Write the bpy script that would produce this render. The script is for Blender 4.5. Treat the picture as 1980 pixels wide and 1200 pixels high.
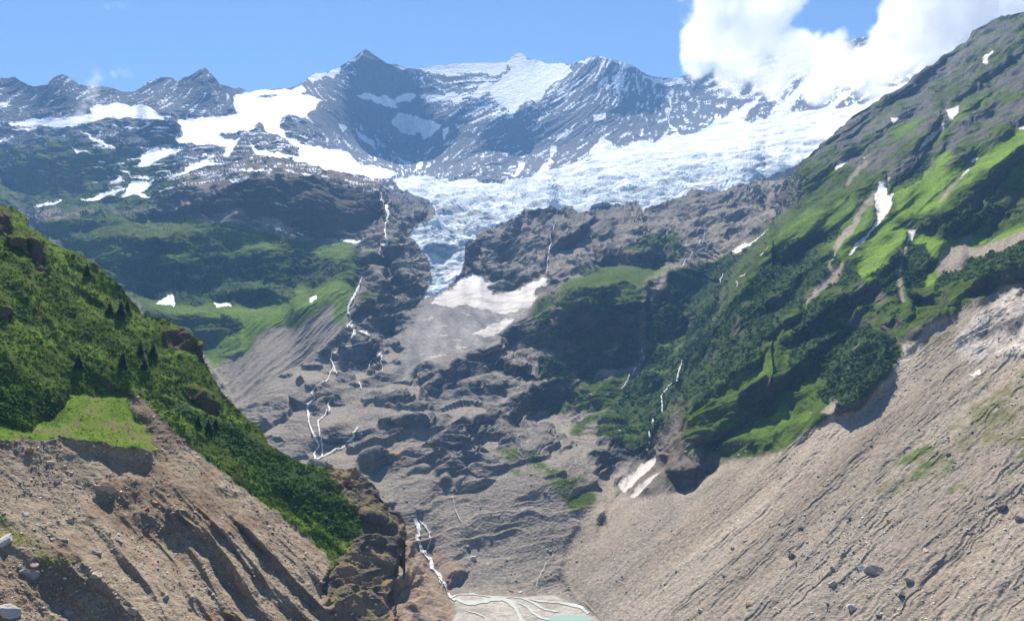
import bpy, math, random
import numpy as np
random.seed(7)
RNG = np.random.default_rng(11)
F32 = np.float32
for o in list(bpy.data.objects):
    bpy.data.objects.remove(o)
SC = bpy.context.scene
COL = SC.collection

# ------------------------------------------------------------------ camera
FPX, CX, HY = 1554.0, 990.0, 650.0        # focal length, centre and horizon of the 1980 x 1200 photograph
cam_d = bpy.data.cameras.new('camera')
cam = bpy.data.objects.new('camera', cam_d)
COL.objects.link(cam)
cam.location = (0, 0, 0)
cam.rotation_euler = (math.radians(90), 0, 0)
cam_d.sensor_fit = 'HORIZONTAL'
cam_d.sensor_width = 36.0
cam_d.lens = 36.0 * FPX / 1980.0
cam_d.shift_y = 50.0 / 1980.0
cam_d.clip_start = 1.0
cam_d.clip_end = 120000.0
SC.camera = cam

def unproj(px, py, d):
    return np.stack([(px - CX) / FPX * d, d, (HY - py) / FPX * d], -1)

# ------------------------------------------------------------------ noise
_pr = np.random.default_rng(3)
_PERM = np.concatenate([_pr.permutation(256)] * 3).astype(np.int32)
_G = _pr.normal(size=(256, 3)); _G /= np.linalg.norm(_G, axis=1, keepdims=True)
_G = (_G * 1.6).astype(F32)

def pn(x, y, z, seed=0):
    x = np.asarray(x, F32) + F32(seed * 17.31); y = np.asarray(y, F32) + F32(seed * 9.77); z = np.asarray(z, F32) + F32(seed * 5.13)
    x, y, z = np.broadcast_arrays(x, y, z)
    xf = np.floor(x); yf = np.floor(y); zf = np.floor(z)
    xi = xf.astype(np.int32) & 255; yi = yf.astype(np.int32) & 255; zi = zf.astype(np.int32) & 255
    dx = x - xf; dy = y - yf; dz = z - zf
    u = dx * dx * dx * (dx * (dx * 6 - 15) + 10); v = dy * dy * dy * (dy * (dy * 6 - 15) + 10); w = dz * dz * dz * (dz * (dz * 6 - 15) + 10)
    def gr(a, b, c):
        h = _PERM[_PERM[_PERM[xi + a] + yi + b] + zi + c]
        g = _G[h]
        return g[..., 0] * (dx - a) + g[..., 1] * (dy - b) + g[..., 2] * (dz - c)
    x00 = gr(0, 0, 0); x00 += u * (gr(1, 0, 0) - x00)
    x10 = gr(0, 1, 0); x10 += u * (gr(1, 1, 0) - x10)
    x00 += v * (x10 - x00)
    x01 = gr(0, 0, 1); x01 += u * (gr(1, 0, 1) - x01)
    x11 = gr(0, 1, 1); x11 += u * (gr(1, 1, 1) - x11)
    x01 += v * (x11 - x01)
    return x00 + w * (x01 - x00)

def n2(px, py, lam, seed=0, octv=2):
    r = 0; a = 1.0
    for k in range(octv):
        r = r + a * pn(px / lam * 2 ** k, py / lam * 2 ** k, 0.37 + k, seed + k)
        a *= .5
    return r

def sstep(a, b, x):
    t = np.clip((x - a) / (b - a), 0, 1)
    return t * t * (3 - 2 * t)

# ------------------------------------------------------------------ traced outlines
TILES = dict(A=(0, 0), B=(660, 0), C=(1320, 0), D=(0, 400), E=(660, 400), F=(1320, 400), G=(0, 800), H=(660, 800), I=(1320, 800))

def P(tile, *c):
    ox, oy = TILES[tile]
    return [(ox + c[i] / 3.0, oy + c[i + 1] / 3.0) for i in range(0, len(c), 2)]

def inpoly(px, py, poly):
    out = np.zeros(px.shape, bool)
    q = np.array(poly, float)
    m = (px >= q[:, 0].min()) & (px <= q[:, 0].max()) & (py >= q[:, 1].min()) & (py <= q[:, 1].max())
    if not m.any():
        return out
    x = px[m]; y = py[m]; r = np.zeros(x.shape, bool)
    x2, y2 = q[-1]
    for x1, y1 in q:
        if y1 != y2:
            c = ((y1 > y) != (y2 > y)) & (x < (x2 - x1) * (y - y1) / (y2 - y1) + x1)
            r ^= c
        x2, y2 = x1, y1
    out[m] = r
    return out

def blur(a, r):
    r = int(r)
    if r < 1: return a
    for ax in (0, 1):
        for _ in range(2):
            pad = [(0, 0), (0, 0)]; pad[ax] = (r + 1, r)
            b = np.cumsum(np.pad(a, pad, mode='edge'), axis=ax, dtype=np.float64)
            n = a.shape[ax]
            hi = np.take(b, range(2 * r + 1, 2 * r + 1 + n), axis=ax); lo = np.take(b, range(0, n), axis=ax)
            a = ((hi - lo) / (2 * r + 1)).astype(F32)
    return a

def blur1(a, r, ax):
    r = max(1, int(r))
    for _ in range(2):
        pad = [(0, 0), (0, 0)]; pad[ax] = (r + 1, r)
        b = np.cumsum(np.pad(a, pad, mode='edge'), axis=ax, dtype=np.float64)
        n = a.shape[ax]
        a = ((np.take(b, range(2 * r + 1, 2 * r + 1 + n), axis=ax) - np.take(b, range(0, n), axis=ax)) / (2 * r + 1)).astype(F32)
    return a

def rbf(pts, px, py, plane=False):
    """smooth interpolation of log distance through control points (px, py, distance)"""
    q = np.array(pts, float)
    X = q[:, :2] / 400.0; n = len(q)
    def ker(r2):
        return np.sqrt(r2 + .02)
    K = ker(((X[:, None] - X[None]) ** 2).sum(-1)) - np.eye(n) * .02
    A = np.zeros((n + 3, n + 3)); A[:n, :n] = K; A[:n, n] = 1; A[:n, n + 1:] = X; A[n, :n] = 1; A[n + 1:, :n] = X.T
    s = np.linalg.solve(A, np.concatenate([np.log(q[:, 2]), [0, 0, 0]]))
    x = (px / 400.0).astype(F32); y = (py / 400.0).astype(F32)
    r = s[n] + s[n + 1] * x + s[n + 2] * y
    for i in range(n):
        r = r + F32(s[i]) * ker((x - F32(X[i, 0])) ** 2 + (y - F32(X[i, 1])) ** 2)
    return r.astype(F32)

def curve(pts, x):
    q = np.array(pts, float)
    return np.interp(x, q[:, 0], q[:, 1])
# ------------------------------------------------------------------ outlines: sky lines and silhouettes
SKYLINE = [(-60,150),(0,150),(15,151),(28,149),(40,157),(55,164),(65,168),(80,165),(92,164),(97,156),(103,151),(110,147),(118,144),(128,146),(135,151),(150,161),(160,165),(170,167),(185,166),(200,167),(215,170),(235,177),(248,178),(258,178),(268,172),(275,168),(285,159),(300,152),(313,150),(325,149),(335,151),(340,157),(346,156),(355,150),(366,148),(375,142),(384,136),(395,131),(402,135),(408,142),(416,151),(425,163),(440,167),(455,172),(462,169),(470,172),(480,179),(495,175),(520,173),(560,170),(575,166),(588,157),(600,148),(610,141),(620,142),(632,140),(645,134),(655,130),(668,122),(680,115),(693,105),(700,99),(707,94),(713,98),(720,104),(735,114),(745,121),(752,124),(765,124),(780,130),(797,133),(815,131),(850,126),(880,123),(900,122),(930,121),(960,122),(980,119),(988,111),(997,103),(1004,102),(1014,104),(1020,113),(1032,115),(1045,118),(1055,123),(1062,124),(1072,122),(1080,121),(1090,123),(1104,125),(1120,118),(1132,114),(1145,109),(1156,108),(1170,112),(1180,115),(1195,118),(1210,120),(1222,126),(1230,131),(1240,138),(1250,144),(1265,149),(1285,151),(1310,151),(1340,140),(1400,130),(1450,112),(1500,92),(1540,84),(1580,80),(1620,76),(1652,76),(1668,71),(1676,74),(1690,78),(1740,74),(1800,66),(1900,60),(2060,60)]
RIDGE_R = [(1300,490),(1440,470),(1470,425),(1488,398),(1500,385),(1515,362),(1530,340),(1548,318),(1562,302),(1580,288),(1600,270),(1620,252),(1640,236),(1662,218),(1685,203),(1708,190),(1730,177),(1750,163),(1765,152),(1780,141),(1790,134),(1803,124),(1815,117),(1832,104),(1850,91),(1868,80),(1876,72),(1882,62),(1893,56),(1905,50),(1920,41),(1935,34),(1960,28),(1980,22),(2060,-4),(2240,-70)]
RIDGE_L = [(-230,320),(-70,372),(-20,388),(0,394),(14,398),(26,402),(36,410),(46,417),(52,428),(57,440),(75,448),(90,460),(105,471),(118,480),(140,488),(158,497),(172,508),(184,512),(196,520),(215,540),(235,553),(243,566),(250,575),(262,588),(275,603),(290,610),(312,614),(335,622),(352,632),(366,645),(378,656),(388,668),(392,688),(398,705),(405,718),(412,730),(420,742),(430,760),(445,777),(462,790),(480,806),(495,818),(506,830),(514,846),(520,858),(535,868),(555,880),(575,890),(590,897),(606,899),(622,903),(640,907),(660,910),(680,912),(692,918),(705,926),(715,936),(728,950),(740,962),(748,974),(756,984),(766,1000),(770,1018),(773,1060)]

LAKE_Z = -347.5
# control points: picture position and distance (m)
DB = [(-60,150,5600),(118,146,5600),(258,178,5600),(395,132,5700),(470,173,5700),(560,170,6000),(600,148,6500),(707,94,6900),(850,126,7050),(1000,102,7850),(1060,126,7750),(1156,108,6800),(1290,150,7000),(1400,130,7000),(1530,80,7000),(1700,70,7000),(2060,60,7000),
(660,240,6000),(700,330,5600),(760,345,5500),(830,350,5500),(1000,345,5500),(1100,325,5550),(1160,265,5800),(1300,265,5900),(1400,230,6000),(1500,215,6000),(1600,200,5900),(1720,175,5800),(2060,120,5800),
(850,240,6150),(1000,222,6250),(930,180,6700),(1150,200,6350),
(50,237,5250),(200,207,5250),(290,205,5250),(340,230,5150),(400,220,5250),(465,195,5450),
(100,245,5000),(300,230,5000),(480,235,5000),(560,190,5600),(600,210,5500),(540,270,4600),(420,290,4500),(620,300,4700),(720,335,4700),
(50,270,4700),(200,255,4750),(320,255,4700),(50,380,4000),(200,370,3900),(290,340,4000),(230,400,3500),(60,400,3600),(-60,400,3600),(300,350,3900),(330,300,4200),
(330,360,3350),(480,352,3130),(620,350,3130),(720,362,3200),(600,455,2960),(700,460,2930),(480,430,2960),(300,470,2850),(150,460,2950),(450,530,2620),(600,520,2640),(650,490,2740),(450,575,2480),(300,560,2500),(300,590,2200),(450,600,2150),(560,580,2200),(380,670,2050),(640,550,2350),(500,640,2050),(440,700,1950),(560,660,2000),(500,720,1800),(470,780,1650),
(780,355,4900),(900,362,4600),(1000,352,5000),(1200,325,4900),(1300,290,5200),(1450,245,5500),(1600,215,5450),(1750,200,5300),(1500,300,4500),(1400,330,4200),(1500,350,3700),(1300,350,4200),(1200,380,3700),(1080,390,3600),(980,390,3700),(900,420,3400),(850,450,3200),(860,500,2900),(850,560,2600),(1600,380,3400),(1900,350,3300),(2060,350,3300),
(1000,445,3050),(960,515,2950),(1010,525,2880),(1100,440,3200),(1180,430,3200),(1350,405,3200),(1450,400,3050),(1430,470,2750),(1300,480,2700),(1150,520,2600),(1050,540,2650),
(910,535,2600),(970,580,2450),(1050,555,2500),(900,600,2350),(850,640,2200),(960,640,2250),(800,720,1950),
(690,550,2400),(690,650,2100),(640,720,1850),(740,560,2450),(740,480,2850),(700,720,1900),(620,760,1700),(600,880,1420),(700,820,1550),(800,830,1550),(900,760,1750),(1000,700,2030),(1100,570,2230),(1200,550,2300),(1280,535,2400),(1100,650,2130),(1200,650,2150),(1150,760,1960),(1050,755,1930),(1250,760,1920),(1250,850,1600),(1150,870,1490),
(700,900,1370),(800,900,1380),(900,900,1400),(1000,900,1390),(1100,930,1320),(780,1000,1235),(900,1000,1265),(1000,1000,1260),(1100,1000,1225),(900,1100,1170),(1000,1100,1168),(820,1100,1150),(1100,1110,1130),(900,1130,1128),(300,800,1500),(500,1000,1120),(700,1060,1130),(300,1200,850),(-60,1000,1200),(-60,700,1900),(100,600,2200),(-60,1300,700)]

def plane_d(px, py, a, b, K):
    den = a * (px - CX) / FPX + b - (HY - py) / FPX
    return K / np.maximum(den, .02)

def dR(px, py):
    d = plane_d(px, py, .60, .25, 657.0)
    # upper slope gets steeper, lower slope eases towards the lake
    return d

def dL(px, py):
    den = -.65 * (px - CX) / FPX + .30 - (HY - py) / FPX
    return 330.0 / np.maximum(den, .05)

# spatial blend between valley/left side (0) and the right hand slope (1), in picture space
BORDER = [(300,1530),(400,1530),(470,1450),(560,1400),(650,1370),(720,1335),(800,1300),(870,1255),(930,1215),(1000,1160),(1060,1120),(1120,1110),(1160,1130),(1200,1165),(1300,1240)]
def wR(px, py):
    q = np.array(BORDER, float)
    bx = np.interp(py, q[:, 0], q[:, 1])
    s = np.interp(py, [400, 480, 900, 1100, 1160, 1300], [42, 50, 70, 60, 25, 20])
    return sstep(-1, 1, (px - bx) / s) * sstep(385, 425, py + np.where(px > 1488.5, 100, 0))

class Layer:
    def __init__(s, name, x0, x1, top, bottom, step, back):
        s.name = name; s.step = step
        xs = np.arange(x0, x1 + step * .5, step)
        t = curve(top, xs)
        nrow = int((bottom - np.min(t)) / step) + 1
        v = np.linspace(0, 1, nrow)
        s.PX = np.broadcast_to(xs[None], (nrow, len(xs))).astype(F32).copy()
        s.PY = (t[None] + (bottom - t[None]) * v[:, None]).astype(F32)
        s.back = back
    def paint(s, polys, warp=5.0, lam=22.0, seed=1, grow=0):
        if not hasattr(s, '_wx'): s._wx = {}
        key = (warp, lam, seed)
        if key not in s._wx:
            s._wx[key] = (s.PX + warp * n2(s.PX, s.PY, lam, seed, 3), s.PY + warp * .8 * n2(s.PX, s.PY, lam, seed + 40, 3))
        wx, wy = s._wx[key]
        m = np.zeros(s.PX.shape, bool)
        for p in polys: m |= inpoly(wx, wy, p)
        return m
    def ids(s, polys, warp=2.5, lam=14.0, seed=5):
        wx = s.PX + warp * n2(s.PX, s.PY, lam, seed, 3); wy = s.PY + warp * .8 * n2(s.PX, s.PY, lam, seed + 40, 3)
        r = np.full(s.PX.shape, -1, np.int16)
        for i, p in enumerate(polys): r[inpoly(wx, wy, p)] = i
        return r
    def relief(s, lnD, w, hp):
        """steepen (w < 1) or flatten (w > 1) the ground locally, keeping the large form"""
        g = np.zeros_like(lnD)
        g[:-1] = np.maximum(lnD[:-1] - lnD[1:], 0)       # distance gained going one row up
        e = g * (w - 1)
        # leaky running sums from below and from above; they spread sideways as they fade, so no step leaves a streak
        rho = math.exp(-s.step / hp); n = len(e)
        def sweep(order):
            acc = np.zeros(e.shape[1], F32); out = np.zeros_like(e)
            for i in order:
                sm = acc.copy(); sm[1:-1] = .24 * acc[:-2] + .52 * acc[1:-1] + .24 * acc[2:]
                acc = rho * sm + e[i]; out[i] = acc
            return out
        E = .5 * (sweep(range(n - 1, -1, -1)) - sweep(range(n)))
        return (lnD + E).astype(F32)
    def finish(s, lnD):
        s.lnD = lnD
        s.D = np.exp(lnD)
        s.Q = unproj(s.PX, s.PY, s.D).astype(F32)
    def normals(s, Q):
        du = np.gradient(Q, axis=1); dv = np.gradient(Q, axis=0)
        n = np.cross(dv, du); n /= np.linalg.norm(n, axis=-1, keepdims=True) + 1e-9
        flip = np.sign(-(n * Q).sum(-1)); flip[flip == 0] = 1
        return (n * flip[..., None]).astype(F32)

def octaves(L, Q, lams, amp, kind, seed, aniso=None):
    """sum of noise octaves in metres; octaves finer than the mesh fade out"""
    pix = L.D * L.step / FPX
    x, y, z = Q[..., 0], Q[..., 1], Q[..., 2]
    if aniso is not None: x, y, z = aniso(x, y, z)
    r = np.zeros(L.D.shape, F32)
    for k, lam in enumerate(lams):
        f = sstep(1.6, 3.4, lam / pix)
        if f.max() <= 0: continue
        n = pn(x / lam, y / lam, z / lam, seed + k * 3)
        if kind == 'ridge': n = .55 - 1.5 * np.abs(n)
        elif kind == 'billow': n = 1.5 * np.abs(n) - .5
        elif kind == 'mix': n = np.where(n > 0, n * .8, n * 1.3) if k % 2 else (.5 - 1.3 * np.abs(n))
        r += (f * lam * n).astype(F32)
    return r * amp
# ------------------------------------------------------------------ traced snow, ice, cliffs, meadows
SNOWFIELDS = dict(
 west_shelf=P('A',20,720,200,690,400,680,540,665,520,630,560,610,690,605,800,608,860,620,900,645,960,690,1000,712,940,708,860,690,780,688,700,690,640,680,560,700,480,720,430,725,330,735,200,735,80,730),
 main=P('A',1350,570,1390,550,1440,535,1500,520,1560,525,1700,512,1750,498,1780,525,1740,545,1870,578,1830,600,1835,630,1800,655,1740,685,1680,668,1640,680,1620,740,1660,790,1740,840,1780,855,1840,850,1900,870,2020,885,2040,900,2090,960,2180,965,2240,970,2310,1015,2240,1040,2150,1045,2080,1010,1980,1005,1900,990,1840,965,1760,945,1700,935,1740,905,1700,850,1640,800,1600,780,1540,765,1530,730,1500,710,1470,740,1500,745,1420,770,1290,772,1270,795,1340,810,1410,805,1340,870,1330,900,1295,905,1310,850,1220,845,1130,835,1050,832,1010,815,1060,780,1050,735,1010,708,1060,682,1130,700,1200,680,1290,668,1390,660,1380,640,1350,590),
)
SNOW_ISLANDS = [P('A',1480,565,1540,550,1630,552,1580,570),P('A',1270,795,1340,770,1440,765,1530,770,1640,800,1735,870,1700,900,1620,880,1500,860,1430,805,1340,810)]
SNOWPATCH_M = [
 P('A',1440,820,1480,860,1560,880,1640,895,1710,920,1650,920,1560,915,1480,895),
 P('A',800,970,830,895,880,875,960,865,1060,868,990,905,930,925,890,955,820,975),
 P('A',970,1040,1050,1000,1100,960,1160,945,1230,905,1280,890,1200,930,1280,955,1340,940,1300,955,1180,970,1100,1005,1010,1035),
 P('A',690,1140,740,1085,770,1050,840,1055,890,1065,860,1090,820,1120,875,1148,830,1145,780,1125,730,1145),
 P('A',460,1162,560,1138,650,1105,730,1088,650,1132,540,1168),
 P('A',735,1010,800,1022,900,1028,860,1044,770,1036),
 P('A',635,1062,690,1018,712,1050,670,1068),
 P('A',190,1192,280,1178,370,1163,340,1192,230,1205),
 P('A',460,765,520,785,545,805,600,820,662,848,640,852,560,825,520,800),
 P('A',700,720,760,742,792,748,760,757),
 P('A',240,755,330,738,430,728,425,737,300,750),
 P('A',75,755,230,738,225,752,100,764),
 P('A',-20,808,90,798,0,830),
 P('A',840,710,892,716,860,728),
 P('A',320,790,382,780,375,797),
 P('A',405,848,450,870,548,892,450,888),
 P('D',905,572,950,540,1000,513,1018,560,1010,592,960,577),
 P('D',1798,527,1838,516,1840,540,1800,555),
 P('D',1240,553,1290,562,1362,572,1260,584),
 P('D',1588,113,1620,122,1652,147,1600,132),
 P('D',1718,153,1762,170,1750,176),
 P('E',-10,198,60,190,190,180,200,190,110,198,40,212),
 P('A',1300,990,1420,985,1530,984,1520,994,1400,998),
 P('A',1330,1050,1400,1040,1450,1035,1410,1052,1350,1060),
 P('A',1620,985,1700,1000,1820,1030,1760,1025,1660,1000),
]
# dirty snow cones below the ice fall and the old avalanche snow above the lake
DIRTY_CONE = P('E',690,400,760,382,800,410,860,440,900,455,840,470,880,510,950,505,1000,495,1100,440,1170,405,1210,415,1180,450,1120,520,1150,525,1090,590,1000,600,930,625,880,605,800,590,720,570,680,560,640,580,560,560,520,560,560,520,640,470)
DIRTY_STRIP = P('E',760,740,850,690,950,650,1000,650,960,690,900,740,830,760)
OLD_SNOW = [P('H',1612,440,1680,370,1760,300,1842,233,1830,290,1760,370,1690,440,1640,462), P('H',1676,482,1740,420,1852,328,1800,400,1750,450,1700,492)]
WALL_SNOW = [
 P('B',0,400,60,350,145,278,120,318,90,345,30,388),
 P('A',1790,450,1830,425,1870,420,1900,430,1940,400,1980,385,1980,410,1930,450,1890,440,1870,450,1830,475,1790,470),
 P('B',400,400,560,378,770,360,970,360,960,400,900,440,850,430,800,415,760,420,700,420,640,440,560,425,480,410),
 P('B',260,362,300,370,370,388,420,400,360,400),
 P('B',960,360,1000,315,1030,300,1070,322,1080,345,1140,340,1190,368,1270,362,1330,375,1335,420,1290,450,1240,480,1200,510,1180,560,1140,600,1110,575,1080,595,1040,615,990,660,950,625,890,590,860,540,870,500,920,460,980,410),
 P('B',740,580,760,550,800,500,850,470,880,490,860,520,820,545,790,585),
 P('B',80,560,140,532,200,560,240,550,300,575,390,540,435,560,400,590,330,595,320,628,250,615,180,590),
 P('B',290,690,340,655,400,665,480,690,560,715,570,725,540,760,480,800,470,770,410,780,340,765,320,740),
 P('B',480,790,520,740,580,720,560,760,530,790,480,805),
 P('B',610,540,650,535,700,560,690,590,640,595),
 P('B',660,745,705,713,690,742), P('B',590,855,680,798,640,838), P('B',478,895,547,838,520,882), P('B',580,820,590,745,630,738,600,802),
 P('B',1233,835,1270,780,1330,740,1372,698,1340,752,1280,802), P('B',1208,890,1215,853,1262,853,1240,892,1220,917),
 P('B',1128,1012,1170,958,1217,918,1227,937,1185,1003), P('B',980,1030,1040,958,1082,928,1050,983,1010,1035),
 P('B',1285,550,1352,488,1320,524), P('B',1405,462,1500,378,1440,444), P('B',1568,440,1612,428,1622,480,1612,562,1590,500),
 P('B',1618,440,1637,443,1632,532), P('B',1463,675,1530,658,1532,702,1470,707), P('B',1368,917,1392,908,1377,932),
 P('B',1360,372,1420,340,1490,318,1560,340,1640,355,1700,378,1650,400,1650,420,1630,372,1560,354,1490,336,1430,358),
 P('B',1750,428,1810,448,1900,458,1990,445,1990,482,1900,500,1820,480),
 P('B',1890,770,1905,640,1895,560,1918,520,1912,640), P('B',320,900,360,930,405,945,390,958,350,940), P('B',420,1000,450,930,475,945,465,975),
 P('B',65,742,100,762,202,832,190,857,130,817), P('B',-10,715,40,748,10,775),
 P('B',1830,700,1880,690,1885,710,1840,715), P('B',100,700,130,760,110,740),
 P('C',200,655,240,692,180,735), P('C',225,690,340,630,472,540,430,602,370,662,330,692), P('C',500,655,600,578,660,528,772,436,732,512,670,562,650,602,600,662,500,685),
 P('C',840,615,920,548,1040,473,1064,468,960,562,880,624), P('C',1140,520,1200,503,1300,485,1250,540,1180,592,1150,572),
 P('C',400,520,420,490,432,530,415,545), P('C',510,525,560,450,600,420,560,480), P('C',520,380,600,320,700,290,640,330,560,390), P('C',300,415,350,392,345,402,305,420),
]
GLACIER = P('B',300,1018,420,1020,560,1025,640,1040,780,1045,930,1055,1010,1045,1080,1025,1160,1000,1240,985,1340,945,1430,905,1460,860,1510,790,1560,815,1580,845,1620,850,1680,825,1760,810,1810,820,1860,790,1900,780,1940,760,1990,785) + \
 P('C',100,760,180,722,200,692,330,692,390,712,430,672,470,682,500,662,580,642,680,652,740,637,800,632,860,617,900,632,960,612,1100,582,1160,572,1290,478,1500,400,1500,900,760,905) + \
 [(1550,312),(1500,337),(1450,352),(1400,366),(1340,371),(1300,387),(1265,398),(1245,412),(1235,392),(1180,398),(1150,402),(1137,410),(1110,408),(1107,398),(1047,404),(1013,411),(987,424),(960,438),(923,451),(905,472),(895,500),(890,533),(840,574),(820,585),(827,567),(833,527),(820,487),(793,460),(800,440),(830,428),(842,405),(830,388),(800,378),(770,362)]
ICEFALL = [(790,352),(900,358),(980,366),(1043,347),(1143,333),(1227,327),(1320,302),(1370,300),(1453,290),(1553,283),(1600,257),(1600,300),(1550,320),(1500,345),(1400,372),(1300,395),(1250,420),(1100,415),(960,445),(905,475),(900,545),(840,590),(780,600),(780,450),(820,400),(750,362)]
MORAINE_STRIP = P('C',380,1098,450,1060,520,1020,600,985,680,930,745,905,700,960,620,1030,560,1090,430,1130)
DEBRIS = P('E',640,470,560,520,480,560,430,640,380,740,330,790,360,800,380,850,330,930,300,990,280,1050,330,1020,420,960,520,880,640,850,760,830,880,800,900,760,1000,680,1060,640,1090,590,1000,560,800,520)
CLIFFS_M = [
 P('D',720,85,900,40,1100,0,1400,-160,1700,-170,1980,-150,2200,-80,2250,0,2150,80,2000,190,1850,210,1780,160,1650,90,1550,40,1450,60,1400,20,1250,60,1000,70),
 P('D',500,290,700,270,900,300,1100,320,1250,280,1400,300,1600,330,1700,400,1720,470,1600,450,1450,410,1300,430,1250,500,1150,500,1000,470,900,450,780,450,700,420,600,360),
 P('D',1200,520,1300,500,1450,480,1600,500,1700,540,1650,580,1500,570,1350,560,1230,550),
 P('D',1000,640,1100,620,1250,640,1400,680,1380,740,1250,800,1180,840,1120,760,1050,700),
 P('D',180,100,400,90,640,85,580,130,400,160,330,190,250,170), P('D',330,190,500,200,700,170,900,190,1100,210,950,240,700,250,500,270,420,260),
 P('E',70,560,200,540,270,560,220,620,100,610), P('E',240,590,400,545,480,540,450,590,380,620,260,620), P('E',80,680,250,640,400,640,410,670,330,710,250,760,130,730),
 P('E',0,820,120,780,220,785,235,880,180,920,50,945,0,930), P('E',290,500,340,420,420,430,490,490,460,530,350,540), P('E',130,470,220,430,310,460,290,515,200,520),
 P('E',120,290,200,270,250,310,180,350,110,390,70,340), P('E',0,-60,250,-20,250,60,130,130,60,180,0,190), P('E',360,70,480,30,500,90,420,110),
 P('E',230,250,340,230,350,400,300,430,240,330),
 P('E',700,360,710,280,760,210,830,170,800,250,780,330,800,380,860,430,760,380), P('E',800,330,900,380,1000,400,1080,340,1020,420,900,450,860,430), P('E',880,500,960,450,1080,400,1180,330,1190,370,1100,420,1000,490,940,505),
 P('E',1000,60,1080,20,1200,0,1250,40,1200,90,1160,110,1120,60), P('E',1200,260,1300,180,1400,100,1480,60,1400,180,1300,260,1220,300),
 P('E',910,750,1000,690,1080,720,1200,700,1300,600,1400,560,1500,600,1640,560,1720,560,1730,700,1700,800,1560,830,1400,800,1300,840,1150,830,1040,800),
 P('E',460,1090,560,990,680,900,800,830,900,850,1000,900,1130,950,1150,1000,1000,1010,900,970,760,1000,640,1080,560,1130,500,1120),
 P('E',700,1060,820,1000,940,1050,920,1120,780,1120), P('E',960,1150,1100,1050,1250,1000,1400,1030,1350,1100,1250,1160,1150,1190,1000,1190), P('E',1430,1130,1500,1050,1600,1010,1700,1060,1640,1180,1480,1180),
 P('E',1760,640,1780,420,1800,420,1790,640,1760,740), P('E',1480,310,1560,270,1700,260,1900,290,1980,310,1900,330,1750,340,1560,345),
 P('E',380,1020,400,960,480,900,540,900,500,960,440,1010),
 P('H',210,60,330,20,420,40,540,90,520,110,400,100,250,90), P('H',580,70,700,60,900,20,920,40,830,90,720,110), P('H',750,120,820,90,870,110,800,145), P('H',500,190,640,150,740,170,680,220,560,240),
 P('H',530,350,640,300,750,340,700,380,560,375), P('H',70,290,180,230,300,240,380,270,480,280,420,330,300,330,180,340), P('H',670,245,780,235,880,235,800,270,700,272),
 P('H',1400,250,1500,230,1700,210,1860,140,1830,220,1740,280,1640,300,1540,350,1460,340,1490,280), P('H',1480,180,1600,150,1770,170,1680,210,1500,210), P('H',1340,60,1440,30,1400,70),
 P('H',1900,340,1980,330,1980,450,1920,430), P('H',580,970,640,900,740,910,700,980,610,1005), P('H',480,720,530,720,520,780,490,770), P('H',230,520,330,520,300,560), P('H',430,550,520,555,450,590),
 P('H',650,430,720,400,700,445), P('H',560,420,640,400,620,450), P('H',170,150,280,140,240,160), P('H',1490,580,1540,550,1530,640,1500,650),
 P('F',330,1080,400,1020,500,990,600,980,640,1020,540,1150,460,1180,360,1160), P('F',560,960,650,900,720,920,840,870,860,880,740,990,640,1000), P('F',420,960,520,820,480,810,360,950,250,1080,330,1040),
 P('I',220,220,330,160,480,150,540,200,480,240,400,280,340,290,260,265), P('I',40,150,200,80,330,50,400,0,260,0,300,110,170,195,90,185), P('I',480,20,560,0,640,0,560,70), P('I',0,320,100,310,180,310,130,380,60,450,0,460),
 P('F',1140,700,1240,640,1330,640,1330,700,1270,780,1190,770), P('F',1320,520,1470,490,1700,430,1840,360,1980,320,2040,320,2040,400,1800,480,1640,540,1620,600,1500,590,1350,560),
 P('F',540,700,640,640,690,620,680,660,600,720), P('F',440,760,560,700,520,760,440,800),
 P('C',1690,1040,1760,980,1880,910,1980,880,2040,880,2040,1090,1880,1090,1720,1120), P('C',1200,1060,1300,980,1400,900,1530,860,1500,900,1440,980,1340,1040,1220,1110),
 P('F',1220,80,1330,60,1440,70,1470,150,1360,130,1260,120), P('F',1490,160,1560,90,1700,60,1680,140,1600,190,1520,200),
 P('C',1300,900,1380,800,1500,680,1480,760,1400,860), P('C',1640,500,1800,400,1980,300,1980,340,1800,480),
 P('A',1050,735,960,690,800,720,820,790,850,860,1000,830,1020,800), P('A',200,920,500,900,660,880,680,960,620,1060,400,1130,100,1120,20,1060,100,980),
]
BENCH_M = [P('D',780,530,1000,590,1250,570,1500,580,1700,555,1800,520,1980,420,2000,440,1800,560,1500,650,1200,640,900,640),
 P('E',1290,450,1400,400,1500,345,1700,335,1880,345,1900,390,1780,410,1740,450,1600,440,1500,460,1350,470,1240,490),
 P('E',0,720,100,770,300,800,330,760,200,770), P('D',1000,85,720,85,500,130,420,180,900,180,1200,150,1400,120)]
RIB_ZONE_G = [(1290,535),(1380,505),(1470,480),(1500,520),(1440,640),(1390,740),(1330,830),(1270,880),(1200,870),(1150,840),(1200,780),(1240,720),(1250,640)]
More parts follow.
